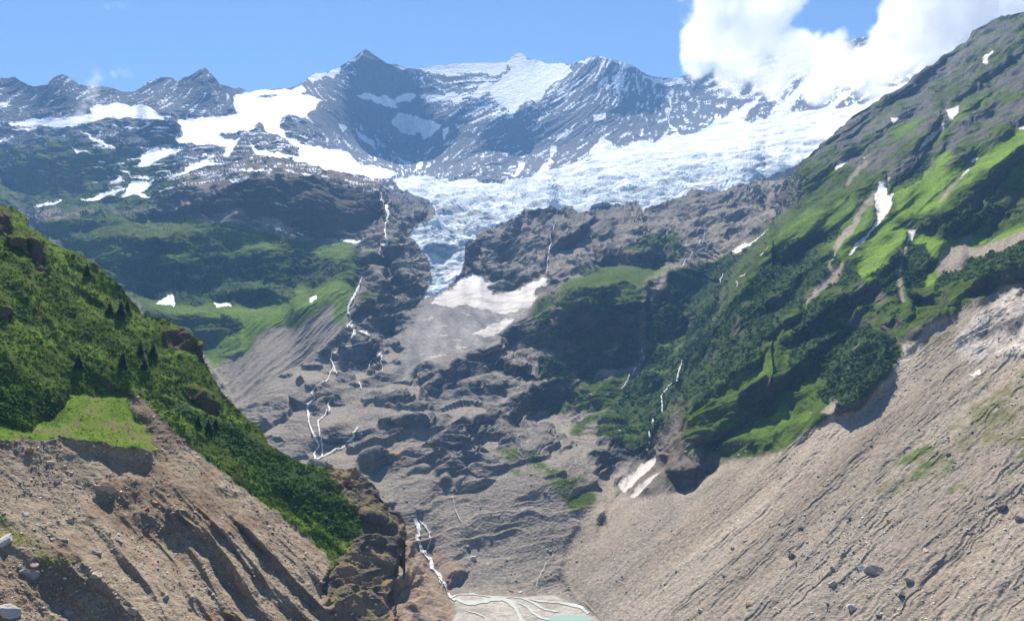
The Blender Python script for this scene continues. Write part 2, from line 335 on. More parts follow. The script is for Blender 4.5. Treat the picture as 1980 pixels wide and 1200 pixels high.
GRASS_M = [  # (outline, cover, kind)
 (RIB_ZONE_G,.72,0),
 ([(-60,300),(130,268),(250,280),(340,330),(330,400),(200,412),(-60,400)],.42,0),
 ([(40,440),(200,408),(330,418),(480,440),(600,470),(700,480),(690,560),(600,620),(480,650),(400,690),(280,600),(100,470)],.75,0),
 (P('D',760,520,1000,600,1250,570,1500,580,1700,555,1720,460,1800,520,1900,450,1980,425,2060,500,2000,560,1880,560,1750,620,1600,690,1500,700,1450,830,1330,900,1230,960,1190,850,1280,770,1400,700,1380,670,1000,630),.95,1),
 (P('D',720,85,900,70,1050,80,1100,95,900,100,760,100),.9,1), (P('D',600,250,900,190,1100,160,1150,175,900,220,650,260),.8,1), (P('D',900,270,1100,260,1150,280,960,285),.8,1), (P('D',1400,180,1500,170,1640,260,1500,250,1380,240),.8,1),
 (P('D',1780,250,1900,220,2060,190,2060,260,1980,320,1850,300),.8,1),
 (P('E',1290,450,1400,400,1500,350,1700,338,1880,345,1900,390,1780,410,1740,450,1600,440,1500,460,1350,470,1240,490),.78,1),
 (P('E',1060,690,1120,580,1250,490,1400,400,1550,290,1800,180,1980,150,1980,300,1760,420,1760,800,1500,850,1300,830,1100,740),.42,0),
 (P('E',1620,660,1660,630,1710,640,1690,660),.9,1), (P('E',1500,540,1640,480,1740,450,1740,480,1560,545),.8,1),
 (P('E',1740,900,1800,800,1900,760,1980,740,1980,1000,1900,1000,1800,1000,1720,960),.8,1),
 (P('E',1300,1100,1450,1000,1650,970,1980,1000,1980,1200,1200,1200),.45,0),
 (P('H',1600,0,1980,0,1980,120,1750,120,1560,60,1300,120,1350,60),.5,0),
 (P('E',0,460,60,480,40,640,0,700,-60,640,-40,480),.9,1), (P('E',120,270,180,260,210,280,150,300),.7,1), (P('E',100,500,220,520,280,540,180,550,90,540),.5,0),
 (P('H',880,220,1100,240,1250,330,1400,400,1480,500,1380,560,1200,450,1050,360,980,330),.35,0),
]
GRASS_R = [
 ([(1490,395),(1560,300),(1640,232),(1740,165),(1900,40),(2300,-120),(2300,150),(2060,235),(1960,260),(1880,300),(1820,330),(1740,360),(1690,330),(1620,320),(1560,370),(1500,420)],.16,0),
 ([(1470,420),(1560,310),(1620,320),(1690,330),(1740,360),(1820,330),(1880,300),(1960,260),(2060,235),(2300,150),(2300,430),(2060,520),(1980,545),(1930,560),(1870,590),(1850,605),(1800,625),(1770,640),(1738,690),(1725,720),(1700,755),(1660,790),(1600,805),(1540,850),(1480,880),(1400,893),(1330,850),(1300,760),(1340,700),(1400,560)],.66,0),
 (P('C',1230,1150,1340,1060,1450,980,1520,880,1560,880,1600,900,1500,980,1560,1000,1700,920,1800,850,1980,740,2040,700,2040,830,1980,850,1900,910,1820,960,1720,1000,1650,1080,1560,1140,1480,1220,1230,1260),.97,2),
 (P('F',480,240,600,130,760,20,850,0,1000,-60,1000,0,960,90,880,160,830,250,800,140,640,200,540,260),.9,1),
 (P('F',840,320,880,160,960,100,1060,0,1110,0,1080,100,1000,200,940,300,880,350),.85,1),
 (P('F',1230,20,1200,60,1310,150,1290,220,1200,260,1180,340,1060,470,1040,430,1000,330,1060,250,1150,100),.97,2),
 (P('F',1350,200,1380,130,1500,200,1560,200,1750,180,1760,200,1650,270,1500,400,1400,490,1400,430,1480,330,1430,260),.95,2),
 (P('F',1760,230,1900,140,2040,110,2040,170,1850,240,1720,300),.95,2),
 (P('C',1220,760,1340,690,1400,690,1330,770,1230,820),.7,1), (P('C',1400,760,1480,740,1600,650,1700,560,1900,500,1700,640,1560,760,1400,870),.6,1),
 (P('F',380,1000,500,900,560,900,640,840,700,800,660,870,560,930,440,1010),.8,1), (P('F',640,1050,720,960,860,980,760,1080,780,1160,600,1200,500,1200),.60,0),
 (P('I',200,170,340,90,420,0,760,0,720,40,560,100,480,150,330,155),.66,1),
]
OLIVE_R = [(P('I',1200,320,1350,180,1450,150,1550,90,1700,120,1760,180,1600,250,1500,330,1350,400,1240,480,1100,460),.45), (P('I',1500,100,1650,20,1740,-60,2040,-200,2040,200,1800,180,1640,110),.62),
 (P('F',1250,900,1400,760,1560,680,1640,640,1700,600,1640,660,1560,760,1400,840),.5), (P('I',0,200,180,200,300,280,200,300,0,300),.4), (P('F',1700,1000,2040,900,2040,1200,1600,1200),.42), (P('I',500,200,600,140,700,60,640,200,480,330),.4)]
OLIVE_STRONG = [P('I',1220,290,1400,180,1440,200,1330,280,1240,300), P('I',1320,370,1450,240,1440,330,1340,400), P('I',1460,380,1570,250,1560,320,1480,380), P('I',1900,270,2040,180,2040,230,1920,270), P('I',1550,440,1640,370,1610,430,1560,470), P('I',1860,380,1940,320,1900,370)]
RIB_ZONE = [(1290,535),(1380,505),(1470,480),(1500,520),(1440,640),(1390,740),(1330,830),(1270,880),(1200,870),(1150,840),(1200,780),(1240,720),(1250,640)]
SHRUB_M = [(RIB_ZONE,.62), (P('E',1000,700,1150,640,1500,560,1740,560,1740,800,1500,850,1300,840,1100,800),.42), (P('E',1150,880,1250,860,1400,830,1560,870,1640,800,1730,800,1740,860,1600,930,1450,1020,1300,1010,1160,980),.8),
 (P('E',1780,620,1900,570,1960,620,1960,720,1880,800,1770,780),.85), (P('E',1080,620,1250,500,1500,470,1700,470,1700,560,1500,600,1300,580,1150,690),.35),
 (P('E',1340,400,1400,340,1480,340,1490,380,1400,400),.7),
 (P('D',560,330,900,300,1200,310,1500,270,1700,330,1980,330,1980,400,1700,470,1300,420,1250,500,900,440,700,400),.7), (P('D',780,450,1000,470,1030,500,960,530,780,520),.8), (P('D',1010,510,1150,510,1200,560,1130,590,1030,560),.85), (P('D',1180,530,1400,450,1600,490,1500,560,1250,550),.7),
 (P('D',1300,630,1420,680,1350,760,1250,770),.7), (P('D',300,190,1100,150,1400,200,1300,300,900,290,500,280),.3)]
SHRUB_R = [(P('F',540,260,640,200,800,130,820,200,760,250,830,330,860,380,820,440,740,520,680,600,600,640,520,720,440,830,400,920,200,1080,100,1180,0,1200,-60,1000,100,760,220,640,330,540,420,400,480,330),.66),
 (P('F',700,620,860,420,960,330,1040,420,1180,340,1290,220,1250,350,1260,480,1290,600,1200,640,1060,620,900,640,760,730,620,830,560,800),.62),
 (P('F',1320,210,1400,230,1480,330,1400,430,1380,490,1310,540,1270,450,1270,330),.85), (P('F',1480,430,1620,330,1720,280,1880,230,1980,200,2040,190,2040,320,1840,360,1700,430,1470,490),.9),
 (P('F',900,700,1100,700,1250,790,1250,870,1180,1000,1080,1080,920,1170,790,1110,840,1000,760,960,840,880),.97),
 (P('F',1220,80,1700,20,1900,0,2040,60,1700,150,1520,200,1380,110),.55), (P('C',1690,1150,2040,1090,2040,1200,1700,1200),.6), (P('C',1170,1080,1300,980,1450,900,1400,1050,1250,1100),.6),
 (P('F',840,880,700,900,600,960,640,840,700,740,900,640,1060,640,1110,680,900,700),.75), (P('F',820,150,860,120,950,130,880,200,830,230),.7), (P('F',870,340,930,270,930,320,880,370),.7)]
SCREE_R_LINE = [(2300,430),(2060,520),(1980,545),(1930,560),(1870,590),(1850,605),(1800,625),(1770,660),(1745,665),(1738,690),(1725,720),(1700,755),(1660,790),(1600,805),(1540,850),(1480,885),(1400,893),(1330,950),(1290,955)]
SCREE_R = SCREE_R_LINE + [(1230,960),(1160,930),(1060,1000),(1060,1160),(1180,1260),(1300,1400),(2300,1400)]
SLAB_R = [P('F',1560,800,1650,680,1800,560,1980,440,2040,400,2040,870,1800,860,1700,900,1600,870), P('F',1280,790,1400,760,1300,870,1240,900)]
TALUS_R = [P('F',1500,250,1640,200,1700,250,1980,150,2040,140,2040,180,1700,300,1600,380,1470,400,1480,320), P('F',1030,0,1070,0,1000,130,930,200,880,300,860,330,870,370,950,330,900,400,780,510,690,600,700,560,800,430,850,380,850,310,900,180,980,100), P('F',1260,560,1245,400,1270,250,1320,160,1350,160,1300,240,1270,330,1275,480,1300,570), P('C',1480,1160,1550,1080,1640,1000,1670,950,1690,960,1620,1040,1560,1100,1490,1180),
 P('C',1040,1190,1110,1100,1120,1110,1100,1200), P('F',1610,200,1660,170,1690,190,1640,200), P('F',800,1200,860,1110,920,1120,880,1200), P('C',940,1060,1060,930,1080,940,960,1070)]
SNOWPATCH_R = [
 (P('C',1738,335,1750,318,1800,293,1808,300,1790,332,1765,352,1770,366,1745,372), 'small white snow patch on the bare rock high below the clouded right crest'),
 (P('C',1530,640,1560,632,1606,616,1590,662,1550,712,1480,772,1430,822,1368,878,1408,802,1480,752,1550,692), 'thin bent snow strip in a rocky gully high on the right slope'),
 (P('C',1208,690,1262,688,1240,705,1222,727), 'small snow patch on the dark rock left of the bent snow strip'),
 (P('C',883,972,990,918,992,925,950,952,888,993), 'slanting white snow patch in the dark shaded grass of the right ridge'),
 (P('C',1053,912,1082,898,1060,928), 'tiny snow spot just right of the slanting patch on the shaded grass'),
 (P('C',1108,1125,1150,1060,1215,1033,1180,1080,1188,1128,1232,1132,1212,1200,1178,1262,1130,1310,1060,1382,1022,1440,985,1488,966,1494,1000,1420,1080,1350,1132,1280,1122,1200), 'long snow tongue running down the gully across the bright green slope'),
 (P('F',1308,148,1357,138,1330,192,1308,202), 'short white snow patch at the head of the thin grey debris chute'),
 (P('C',1690,920,1714,913,1682,947,1668,942), 'small snow patch at the top of the grassy stony chute on the right'),
 (P('C',1648,980,1662,985,1612,1042), 'narrow snow sliver lower in the grassy stony chute on the right'),
 (P('C',1945,752,2030,715,2030,735,1960,757), 'snow strip at the right edge above the bright meadow'),
 (P('F',1663,975,1700,955,1728,945,1725,965,1690,985), 'tiny leftover snow patch on the scree beside the pale slabs'),
]
SNOW_FLANK = P('F',502,135,440,192,380,232,320,272,276,264,330,234,400,198)
LAKE = P('H',1100,1230,1180,1180,1260,1165,1330,1160,1420,1165,1500,1230,1560,1300,900,1300)
DELTA = P('H',640,1050,700,1045,800,1058,900,1058,1050,1068,1150,1040,1250,1060,1300,1090,1380,1110,1440,1160,1510,1220,1560,1300,600,1300,670,1150)
# left foreground
SCREE_L = [(-260,846),(60,848),(110,844),(180,853),(250,863),(302,869),(285,840),(260,800),(245,765),(270,768),(320,815),(400,890),(480,950),(560,1010),(620,1060),(645,1090),(620,1130),(640,1200),(640,1400),(-260,1400)]
BENCH_L = [(-260,780),(0,815),(50,838),(110,790),(140,760),(200,765),(245,760),(262,805),(290,845),(305,870),(250,863),(180,853),(110,844),(60,848),(-260,850)]
SPUR_L = [(622,903),(690,910),(745,955),(790,1000),(790,1240),(790,1400),(640,1400),(640,1200),(620,1130),(650,1090),(690,1040),(700,1020),(660,960)]
CLIFFS_L = [P('D',0,20,60,60,70,150,20,160,-60,140,-60,40), P('D',130,180,230,210,290,360,240,390,190,300), P('D',930,740,1050,700,1110,750,1140,800,1040,830,950,790), P('D',60,180,130,200,150,260,80,230), P('D',0,590,60,600,60,660,-60,660),
 P('D',1060,1060,1180,1080,1280,1160,1300,1210,1180,1170,1090,1120), P('D',800,570,840,600,830,640), P('D',520,330,570,350,560,390,525,370), P('D',1150,800,1200,860,1210,930,1150,880),
 P('G',330,150,600,190,780,190,890,230,890,330,780,340,680,360,630,300,560,230,420,180), P('G',560,440,660,470,610,545,570,510), P('G',1240,410,1400,460,1390,500,1260,470),
 P('G',1230,700,1300,640,1400,840,1540,960,1590,1120,1400,1060,1290,970,1240,870), P('G',1480,740,1560,760,1700,930,1770,1130,1740,1170,1620,1130,1600,1000,1510,890), P('G',680,450,760,380,830,400,820,470,760,540,690,540),
 P('G',820,590,870,570,860,640,830,650), P('G',960,560,1100,560,1200,640,1310,640,1220,690,1160,770,1060,740,980,680), P('G',1700,900,1760,970,1900,1150,1980,1250,1850,1180,1760,1080), P('G',1080,1030,1300,1150,1400,1210,1200,1210,1100,1130), P('G',870,960,960,1060,950,1080,860,990),
 P('G',-150,770,60,770,180,825,400,920,560,1010,630,1060,690,1200,760,1350,-150,1350), P('H',-20,760,100,740,220,760,290,800,290,960,270,1090,200,1060,100,1000,60,880,0,860), P('H',180,430,250,440,340,580,330,690,290,700,280,600,220,520), P('H',0,380,60,420,60,470,0,450), P('H',120,620,240,640,230,720,130,700), P('H',260,900,400,1000,340,1120,280,1100),
 P('G',100,930,220,930,200,1000,100,1050), P('G',460,1000,620,1040,600,1120,480,1090)]
MOSS_L = [(P('G',-150,560,0,580,140,690,300,830,440,930,600,1030,640,1060,560,1010,400,920,180,820,0,740,-150,700),.6), (P('G',300,800,380,830,460,880,420,880,340,840),.6), (P('G',900,230,1000,260,1150,330,1080,330,950,270),.6), (P('G',1900,740,2040,740,2040,800,1950,800),.5)]
SHRUBBAND_L = [(310,770),(340,775),(400,800),(470,830),(520,870),(580,900),(625,915),(660,960),(700,1020),(690,1040),(650,1040),(610,1005),(540,950),(470,890),(400,840),(350,800)]
# ------------------------------------------------------------------ materials
def new_mat(name):
    m = bpy.data.materials.new(name); m.use_nodes = True
    nt = m.node_tree; nt.nodes.clear()
    return m, nt, nt.nodes.new, nt.links.new

def ground_mat(name, rough=.95, grain=.35, gscale=.25, bump=.6, bdist=.6, spec=.02, scale2=1.6, sss=0):
    m, nt, N, Lk = new_mat(name)
    out = N('ShaderNodeOutputMaterial'); b = N('ShaderNodeBsdfPrincipled')
    b.inputs['Roughness'].default_value = rough
    b.inputs['Specular IOR Level'].default_value = spec
    at = N('ShaderNodeAttribute'); at.attribute_name = 'tint'
    tc = N('ShaderNodeTexCoord')
    n1 = N('ShaderNodeTexNoise'); n1.inputs['Scale'].default_value = gscale; n1.inputs['Detail'].default_value = 6; n1.inputs['Roughness'].default_value = .7
    n2_ = N('ShaderNodeTexVoronoi'); n2_.inputs['Scale'].default_value = gscale * scale2
    Lk(tc.outputs['Object'], n1.inputs['Vector']); Lk(tc.outputs['Object'], n2_.inputs['Vector'])
    mr = N('ShaderNodeMapRange'); mr.inputs['From Min'].default_value = .3; mr.inputs['From Max'].default_value = .7
    mr.inputs['To Min'].default_value = 1 - grain; mr.inputs['To Max'].default_value = 1 + grain
    Lk(n1.outputs['Fac'], mr.inputs['Value'])
    mx = N('ShaderNodeVectorMath'); mx.operation = 'SCALE'
    Lk(at.outputs['Color'], mx.inputs[0]); Lk(mr.outputs['Result'], mx.inputs['Scale'])
    Lk(mx.outputs['Vector'], b.inputs['Base Color'])
    ad = N('ShaderNodeMath'); ad.operation = 'ADD'
    Lk(n1.outputs['Fac'], ad.inputs[0]); Lk(n2_.outputs['Distance'], ad.inputs[1])
    bp = N('ShaderNodeBump'); bp.inputs['Strength'].default_value = bump; bp.inputs['Distance'].default_value = bdist
    Lk(ad.outputs['Value'], bp.inputs['Height']); Lk(bp.outputs['Normal'], b.inputs['Normal'])
    Lk(b.outputs['BSDF'], out.inputs['Surface'])
    return m

MAT_FAR = ground_mat('mountain_rock', grain=.25, gscale=.03, bump=.7, bdist=6)
MAT_MID = ground_mat('valley_ground', grain=.3, gscale=.12, bump=.7, bdist=1.6)
MAT_RIGHT = ground_mat('slope_ground', grain=.3, gscale=.22, bump=.6, bdist=.9)
MAT_NEAR = ground_mat('near_ground', grain=.3, gscale=.7, bump=.7, bdist=.35)
MAT_SNOW = ground_mat('snow', rough=.7, grain=.05, gscale=.03, bump=.35, bdist=4, spec=.04)
MAT_ICE = ground_mat('glacier_ice', rough=.9, grain=.12, gscale=.05, bump=.7, bdist=4, spec=.05)
MAT_WATER = ground_mat('silty_water', rough=.25, grain=.03, gscale=.02, bump=.03, bdist=.2, spec=.4)
def patchy(m):
    """white water breaks up: bare wet rock shows between the threads"""
    nt = m.node_tree; N, Lk = nt.nodes.new, nt.links.new
    out = [n for n in nt.nodes if n.type == 'OUTPUT_MATERIAL'][0]; b = [n for n in nt.nodes if n.type == 'BSDF_PRINCIPLED'][0]
    tc = N('ShaderNodeTexCoord'); nz = N('ShaderNodeTexNoise'); nz.inputs['Scale'].default_value = .16; nz.inputs['Detail'].default_value = 4
    Lk(tc.outputs['Object'], nz.inputs['Vector'])
    mr = N('ShaderNodeMapRange'); mr.inputs['From Min'].default_value = .36; mr.inputs['From Max'].default_value = .46; Lk(nz.outputs['Fac'], mr.inputs['Value'])
    tr = N('ShaderNodeBsdfTransparent'); mx = N('ShaderNodeMixShader'); Lk(mr.outputs['Result'], mx.inputs['Fac']); Lk(tr.outputs['BSDF'], mx.inputs[1]); Lk(b.outputs['BSDF'], mx.inputs[2])
    Lk(mx.outputs['Shader'], out.inputs['Surface'])
MAT_FOAM = ground_mat('white_water', rough=.6, grain=.12, gscale=.5, bump=.5, bdist=.6, spec=.1)
patchy(MAT_FOAM)

def mesh_obj(name, V, Fq, tint, mat, smooth=False):
    """V (n,3), Fq (m,4) or (m,3) faces, tint (n,3) linear colour"""
    k = Fq.shape[1]
    used = np.unique(Fq); remap = np.full(len(V), -1, np.int64); remap[used] = np.arange(len(used))
    V = V[used]; Fq = remap[Fq]
    me = bpy.data.meshes.new(name)
    me.vertices.add(len(V)); me.vertices.foreach_set('co', V.astype(F32).ravel())
    me.loops.add(Fq.size); me.loops.foreach_set('vertex_index', Fq.ravel().astype(np.int32))
    me.polygons.add(len(Fq)); me.polygons.foreach_set('loop_start', (np.arange(len(Fq)) * k).astype(np.int32))
    me.polygons.foreach_set('use_smooth', np.full(len(Fq), smooth))
    if tint is not None:
        a = me.attributes.new('tint', 'FLOAT_COLOR', 'POINT')
        c = np.ones((len(V), 4), F32); c[:, :3] = tint[used]
        a.data.foreach_set('color', c.ravel())
    me.update(calc_edges=True)
    me.materials.append(mat)
    o = bpy.data.objects.new(name, me); COL.objects.link(o)
    return o

def structure(o): o['kind'] = 'structure'; return o
def stuff(o): o['kind'] = 'stuff'; return o
def tag(o, label, cat, group=None):
    o['label'] = label; o['category'] = cat
    if group: o['group'] = group
    return o

def grid_faces(h, w):
    i = np.arange(h * w).reshape(h, w)
    return np.stack([i[:-1, :-1], i[1:, :-1], i[1:, 1:], i[:-1, 1:]], -1)

def col(r, g, b): return np.array([r, g, b], F32)
def mixc(C, c, m): C += (np.asarray(c, F32) - C) * m[..., None]

def add_back(V, n_side=10, run=25., drop=.9):
    """rows going down behind the silhouette so the form is closed from the side"""
    top = V[0]; rows = []
    for k in range(n_side, 0, -1):
        t = (k / n_side) ** 1.5
        far_ = run * t * n_side
        r = top * (1 + far_ / np.maximum(top[:, 1:2], 1)); r[:, 2] -= far_ * drop * .6
        rows.append(r)
    return np.concatenate([np.stack(rows), V], 0)
STEP = 1.45
# ------------------------------------------------------------------ rock colours
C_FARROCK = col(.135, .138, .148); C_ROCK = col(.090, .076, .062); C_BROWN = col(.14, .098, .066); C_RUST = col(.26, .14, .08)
C_SCREE = col(.256, .215, .168); C_GREYSCREE = col(.215, .187, .155); C_SLAB = col(.40, .345, .30); C_PALE = col(.255, .22, .18)
C_GRASS = col(.055, .082, .014); C_MEADOW = col(.09, .142, .020); C_BRIGHT = col(.120, .190, .024); C_OLIVE = col(.15, .14, .055); C_SHRUB = col(.028, .05, .018)
C_SNOW = col(.82, .825, .835); C_DIRTY = col(.44, .40, .36); C_ICE = col(.35, .415, .445); C_DEBRIS = col(.22, .205, .19); C_SILT = col(.315, .285, .245)

def lnD_valley(L):
    a = rbf(DB, L.PX, L.PY)
    # the delta and the lake lie level
    pyl = np.maximum(L.PY, 1120)
    flat = np.log(LAKE_Z * FPX / (HY - np.maximum(L.PY, 1000)))
    w = sstep(1125, 1165, L.PY)
    return (a * (1 - w) + flat * w).astype(F32)

def lnD_right(L):
    d = np.log(dR(L.PX, L.PY)).astype(F32)
    return d

def flatlake(L, Q, m):
    Q[..., 2] = Q[..., 2] * (1 - m) + (LAKE_Z) * m

def build_ground(L, is_back=False, is_right=False):
    PX, PY = L.PX, L.PY
    lnV = lnD_valley(L); lnR = lnD_right(L)
    w = wR(PX, PY)
    if is_back: w = w * 0
    if is_right: w = np.maximum(w, sstep(1489, 1560, PX)).astype(F32)
    lake = sstep(1138, 1160, PY + 6 * n2(PX, PY, 40, 3)) * L.paint([DELTA, LAKE], 3, 20, 7)
    lakes = blur(lake.astype(F32), 5)
    ln = lnV * (1 - w) + lnR * w
    L.finish(ln); Q = L.Q
    # ---- masks
    far = sstep(5000, 5500, L.D) * (PY < 360) * (w < .3)
    snow = L.paint(list(SNOWFIELDS.values()), 5, 26, 11) & ~L.paint(SNOW_ISLANDS, 4, 20, 12)
    patch = L.ids(SNOWPATCH_M, 3.0, 12)
    glac = L.paint([GLACIER], 5, 24, 15) & (w < .5)
    icef = blur(L.paint([ICEFALL], 12, 60, 16).astype(F32), 22) * glac
    cone = L.paint([DIRTY_CONE, DIRTY_STRIP], 5, 20, 17)
    old = L.ids(OLD_SNOW, 2.5, 12)
    rsnow = L.ids([a for a, _ in SNOWPATCH_R], 2.0, 10) if not is_back else np.full(PX.shape, -1, np.int16)
    flank = L.paint([SNOW_FLANK], 2, 12, 5)
    if is_back: flank &= False
    rsnow[w < .5] = -1
    patch[w > .5] = -1
    debris = blur(L.paint([DEBRIS], 7, 26, 18).astype(F32), 5)
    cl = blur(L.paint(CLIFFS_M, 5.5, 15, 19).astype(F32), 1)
    cl_s = blur(cl, 1)
    be = blur(L.paint(BENCH_M, 6, 30, 20).astype(F32), 4)
    scr = L.paint([SCREE_R], 7, 26, 21).astype(F32) * sstep(.02, .3, w); scr = blur(scr, 2)
    slab = blur(L.paint(SLAB_R, 8, 30, 22).astype(F32), 3) * scr
    tal = blur(L.paint(TALUS_R, 4, 14, 23).astype(F32), 1) * (w > .3)
    slopeR = sstep(.3, .7, w)
    basin = blur(L.paint([P('H', 60,200,300,330,560,420,900,340,1200,200,1600,420,1750,600,1900,1200,640,1300,500,900,300,560,100,420)], 10, 50, 24).astype(F32), 16) * (1 - scr) * (1 - slopeR)
    terr = L.paint([[(430,700),(560,590),(640,560),(690,640),(760,600),(830,580),(900,700),(1000,780),(1120,830),(1250,900),(1200,960),(900,960),(700,900),(600,920),(500,860)]], 14, 60, 25)
    terr = blur(terr.astype(F32), 10) * (1 - slopeR)
    # ---- steep steps and ledges
    x, y, z = Q[..., 0], Q[..., 1], Q[..., 2]
    strat = pn(x * .004, y * .004, (z - .25 * x) * .016, 31) + .6 * pn(x * .012, y * .012, (z - .25 * x) * .05, 32)
    strR = pn((x + .3 * y) * .004, y * .004, (z - .75 * x) * .012, 33) + .6 * pn(x * .012, y * .012, (z - .75 * x) * .035, 34)
    st = strat * (1 - slopeR) + strR * slopeR
    ridged = (rsnow >= 0) | (patch >= 0) | (old >= 0) | flank
    soft = np.maximum.reduce([snow.astype(F32), glac.astype(F32), ridged.astype(F32), tal * .8, debris, scr * (1 - slab * .5), lakes, basin * .7, far, cone.astype(F32), (L.paint([P('D',1400,690,1550,600,1700,560,1850,440,2000,430,2080,560,2000,700,1900,800,1800,900,1600,1000,1500,1100,1350,1200,1300,1000,1250,960,1420,850)],5,30,26)).astype(F32)])
    soft = blur(soft.astype(F32), 2) * (1 - .85 * cl_s * (1 - glac))
    ww = np.exp(np.clip(st * 1.7, -2.2, 1.3) * (1 - soft) * .85)
    ww = ww * (1 - .96 * cl_s) * (1 + 1.8 * be)
    ln = L.relief(ln, ww, 60)
    # gullies and ribs of the big wall
    if True:
        kk = np.interp(PX[0], [-60, 300, 620, 760, 860, 960, 1150, 1250, 1350, 1500, 2060], [.2, .5, -.9, -.5, .6, 1.0, 1.0, .35, .35, .9, .9])[None].astype(F32)
        s = x - kk * (z - 1500) + 90 * pn(x / 420, y / 420, z / 420, 38) + 38 * pn(x / 130, y / 130, z / 130, 37)
        rib = (.55 - np.abs(pn(s / 420, y / 2500, z / 2600, 41)) * 1.6) * 70 + (.55 - np.abs(pn(s / 170, y / 1500, z / 900, 42)) * 1.6) * 34 + (.5 - np.abs(pn(s / 75, y / 700, z / 300, 43)) * 1.6) * 17 + (.5 - np.abs(pn(s / 36, y / 300, z / 110, 39)) * 1.6) * 7
        calm = blur((snow | L.paint(WALL_SNOW[2:5], 3, 12, 2)).astype(F32), 3)
        ribA = sstep(4900, 5500, L.D) * (1 - .75 * calm) * (1 - blur(glac.astype(F32), 3)) * (1 - slopeR)
        ln = ln - (.72 * rib * ribA / L.D)
    # spurs of the right slope
    if True:
        fx, fy = .923, .385                      # strike / fall directions on the slope
        s = -fy * x + fx * y
        t = fx * x + fy * y
        ws = s + 40 * pn(x / 260, y / 260, z / 260, 44)
        sp = (.5 - np.abs(pn(ws / 330, t / 1500, 0, 45)) * 1.5) * 66 + (.5 - np.abs(pn(ws / 140, t / 800, .5, 46)) * 1.5) * 38 + (.5 - np.abs(pn(ws / 60, t / 240, .8, 47)) * 1.5) * 9
        rz = blur(L.paint([RIB_ZONE], 10, 40, 155).astype(F32), 8)
        spa = np.maximum(slopeR, .8 * rz) * (1 - scr) * (1 - .6 * tal) * (1 - np.clip(1.6 * blur(ridged.astype(F32), 11), 0, .97))
        spa = blur(spa.astype(F32), 6) * (1 - .55 * be)
        ln = ln - sp * spa / L.D * 1.0
        rl = (.5 - np.abs(pn(ws / 62, t / 330, 0, 48)) * 1.6) * 4.5 + (.5 - np.abs(pn((s + 14 * pn(x / 45, y / 45, z / 45, 49)) / 24, t / 95, 0, 50)) * 1.6) * 2.8 * sstep(-.3, .4, pn(x / 90, y / 90, z / 90, 53)) + (.5 - np.abs(pn((s + 4 * pn(x / 16, y / 16, z / 16, 52)) / 7, t / 34, 0, 51)) * 1.6) * 1.2
        rill = scr * sstep(1500, 800, PX * .0 + PY * -1.0 + 2300) * 0
        steepR = sstep(1250, 1650, PX + .55 * (PY - 800)) * (1 - .6 * slab)
        ln = ln - rl * scr * (.35 + 1.0 * steepR) / L.D
    # the level delta
    L.finish(ln); Q = L.Q
    # ---- fine relief
    Nn = L.normals(np.stack([blur(Q[..., k], 3) for k in range(3)], -1))
    dip0 = (.22 * (1 - slopeR) + .75 * slopeR + .6 * sstep(880, 1000, PX) * sstep(580, 480, PY) * (1 - slopeR) - .18 * sstep(760, 500, PX)).astype(F32)
    rock = octaves(L, Q, [160, 80], .10, 'mix', 61) * (1 - .75 * np.maximum(terr, basin)) + octaves(L, Q, [48, 24, 12, 6], .125, 'mix', 68, lambda x, y, z: (x * .5, y * .8, (z - dip0 * x) * 1.45))
    # bedded rock: each bed leans out and breaks back to a ledge
    xq, yq, zq = Q[..., 0], Q[..., 1], Q[..., 2]
    dip = (.22 * (1 - slopeR) + .75 * slopeR + .45 * sstep(880, 1000, PX) * sstep(560, 480, PY) * (1 - slopeR) - .18 * sstep(760, 500, PX)).astype(F32)
    pixm = L.D * L.step / FPX
    wv = 26 * pn(xq / 110, yq / 110, zq / 110, 62) + 9 * pn(xq / 34, yq / 34, zq / 34, 63)
    bed = np.zeros(PX.shape, F32)
    for lam, a, sd_ in ((46, .34, 64), (19, .36, 65), (8.5, .34, 66)):
        f = (zq - dip * xq + wv) / lam
        fr = f - np.floor(f); saw = np.where(fr < .8, fr / .8, (1 - fr) / .2) - .5
        bed += (saw * lam * a * sstep(2.2, 4.5, lam / pixm) * sstep(-.35, .35, pn(xq / (lam * 3), yq / (lam * 3), zq / (lam * 2), sd_) + .1)).astype(F32)
    # bare glacier-worn outcrops standing out of the rubble
    oc = pn(xq / 150, yq / 150, (zq - dip0 * xq) / 34, 56) + .55 * pn(xq / 48, yq / 48, (zq - dip0 * xq) / 14, 57)
    outc = np.maximum(sstep(.02, .16, oc), sstep(.05, .4, blur(cl, 5))) * np.maximum(terr, .55 * basin * sstep(960, 900, PY))
    mor_m = blur(L.paint([P('D',1400,690,1550,600,1700,560,1850,440,2000,430,2080,560,2000,700,1900,800,1800,900,1600,1000,1500,1100,1350,1200,1300,1000,1250,960,1420,850)],5,30,26).astype(F32), 3)
    outc = (outc * (1 - mor_m) * (1 - debris) * (1 - lakes)).astype(F32)
    rill_m = (.5 - np.abs(pn((xq - .5 * zq + 5 * pn(xq / 40, yq / 40, zq / 40, 58)) / 24, yq / 400, zq / 200, 59)) * 1.6) * 5 + (.5 - np.abs(pn((xq - .5 * zq) / 10, yq / 200, zq / 80, 60)) * 1.6) * 2
    crack = octaves(L, Q, [50, 22, 10], .10, 'ridge', 67, lambda x, y, z: (x + .4 * z, y * .6, z * .35))
    calm = blur(L.paint([p for p, d_, k_ in GRASS_R + GRASS_M if k_ > 0], 8, 30, 122).astype(F32), 4)
    rock = rock * (1 - .45 * calm) + bed * (1 - .9 * calm) + np.minimum(crack, 1.0) * (1 - calm)
    ero = octaves(L, Q, [60, 30, 15, 7.5, 4], .05, 'n', 71)
    A_rock = (1 - np.maximum.reduce([soft * .92, be * .5]))
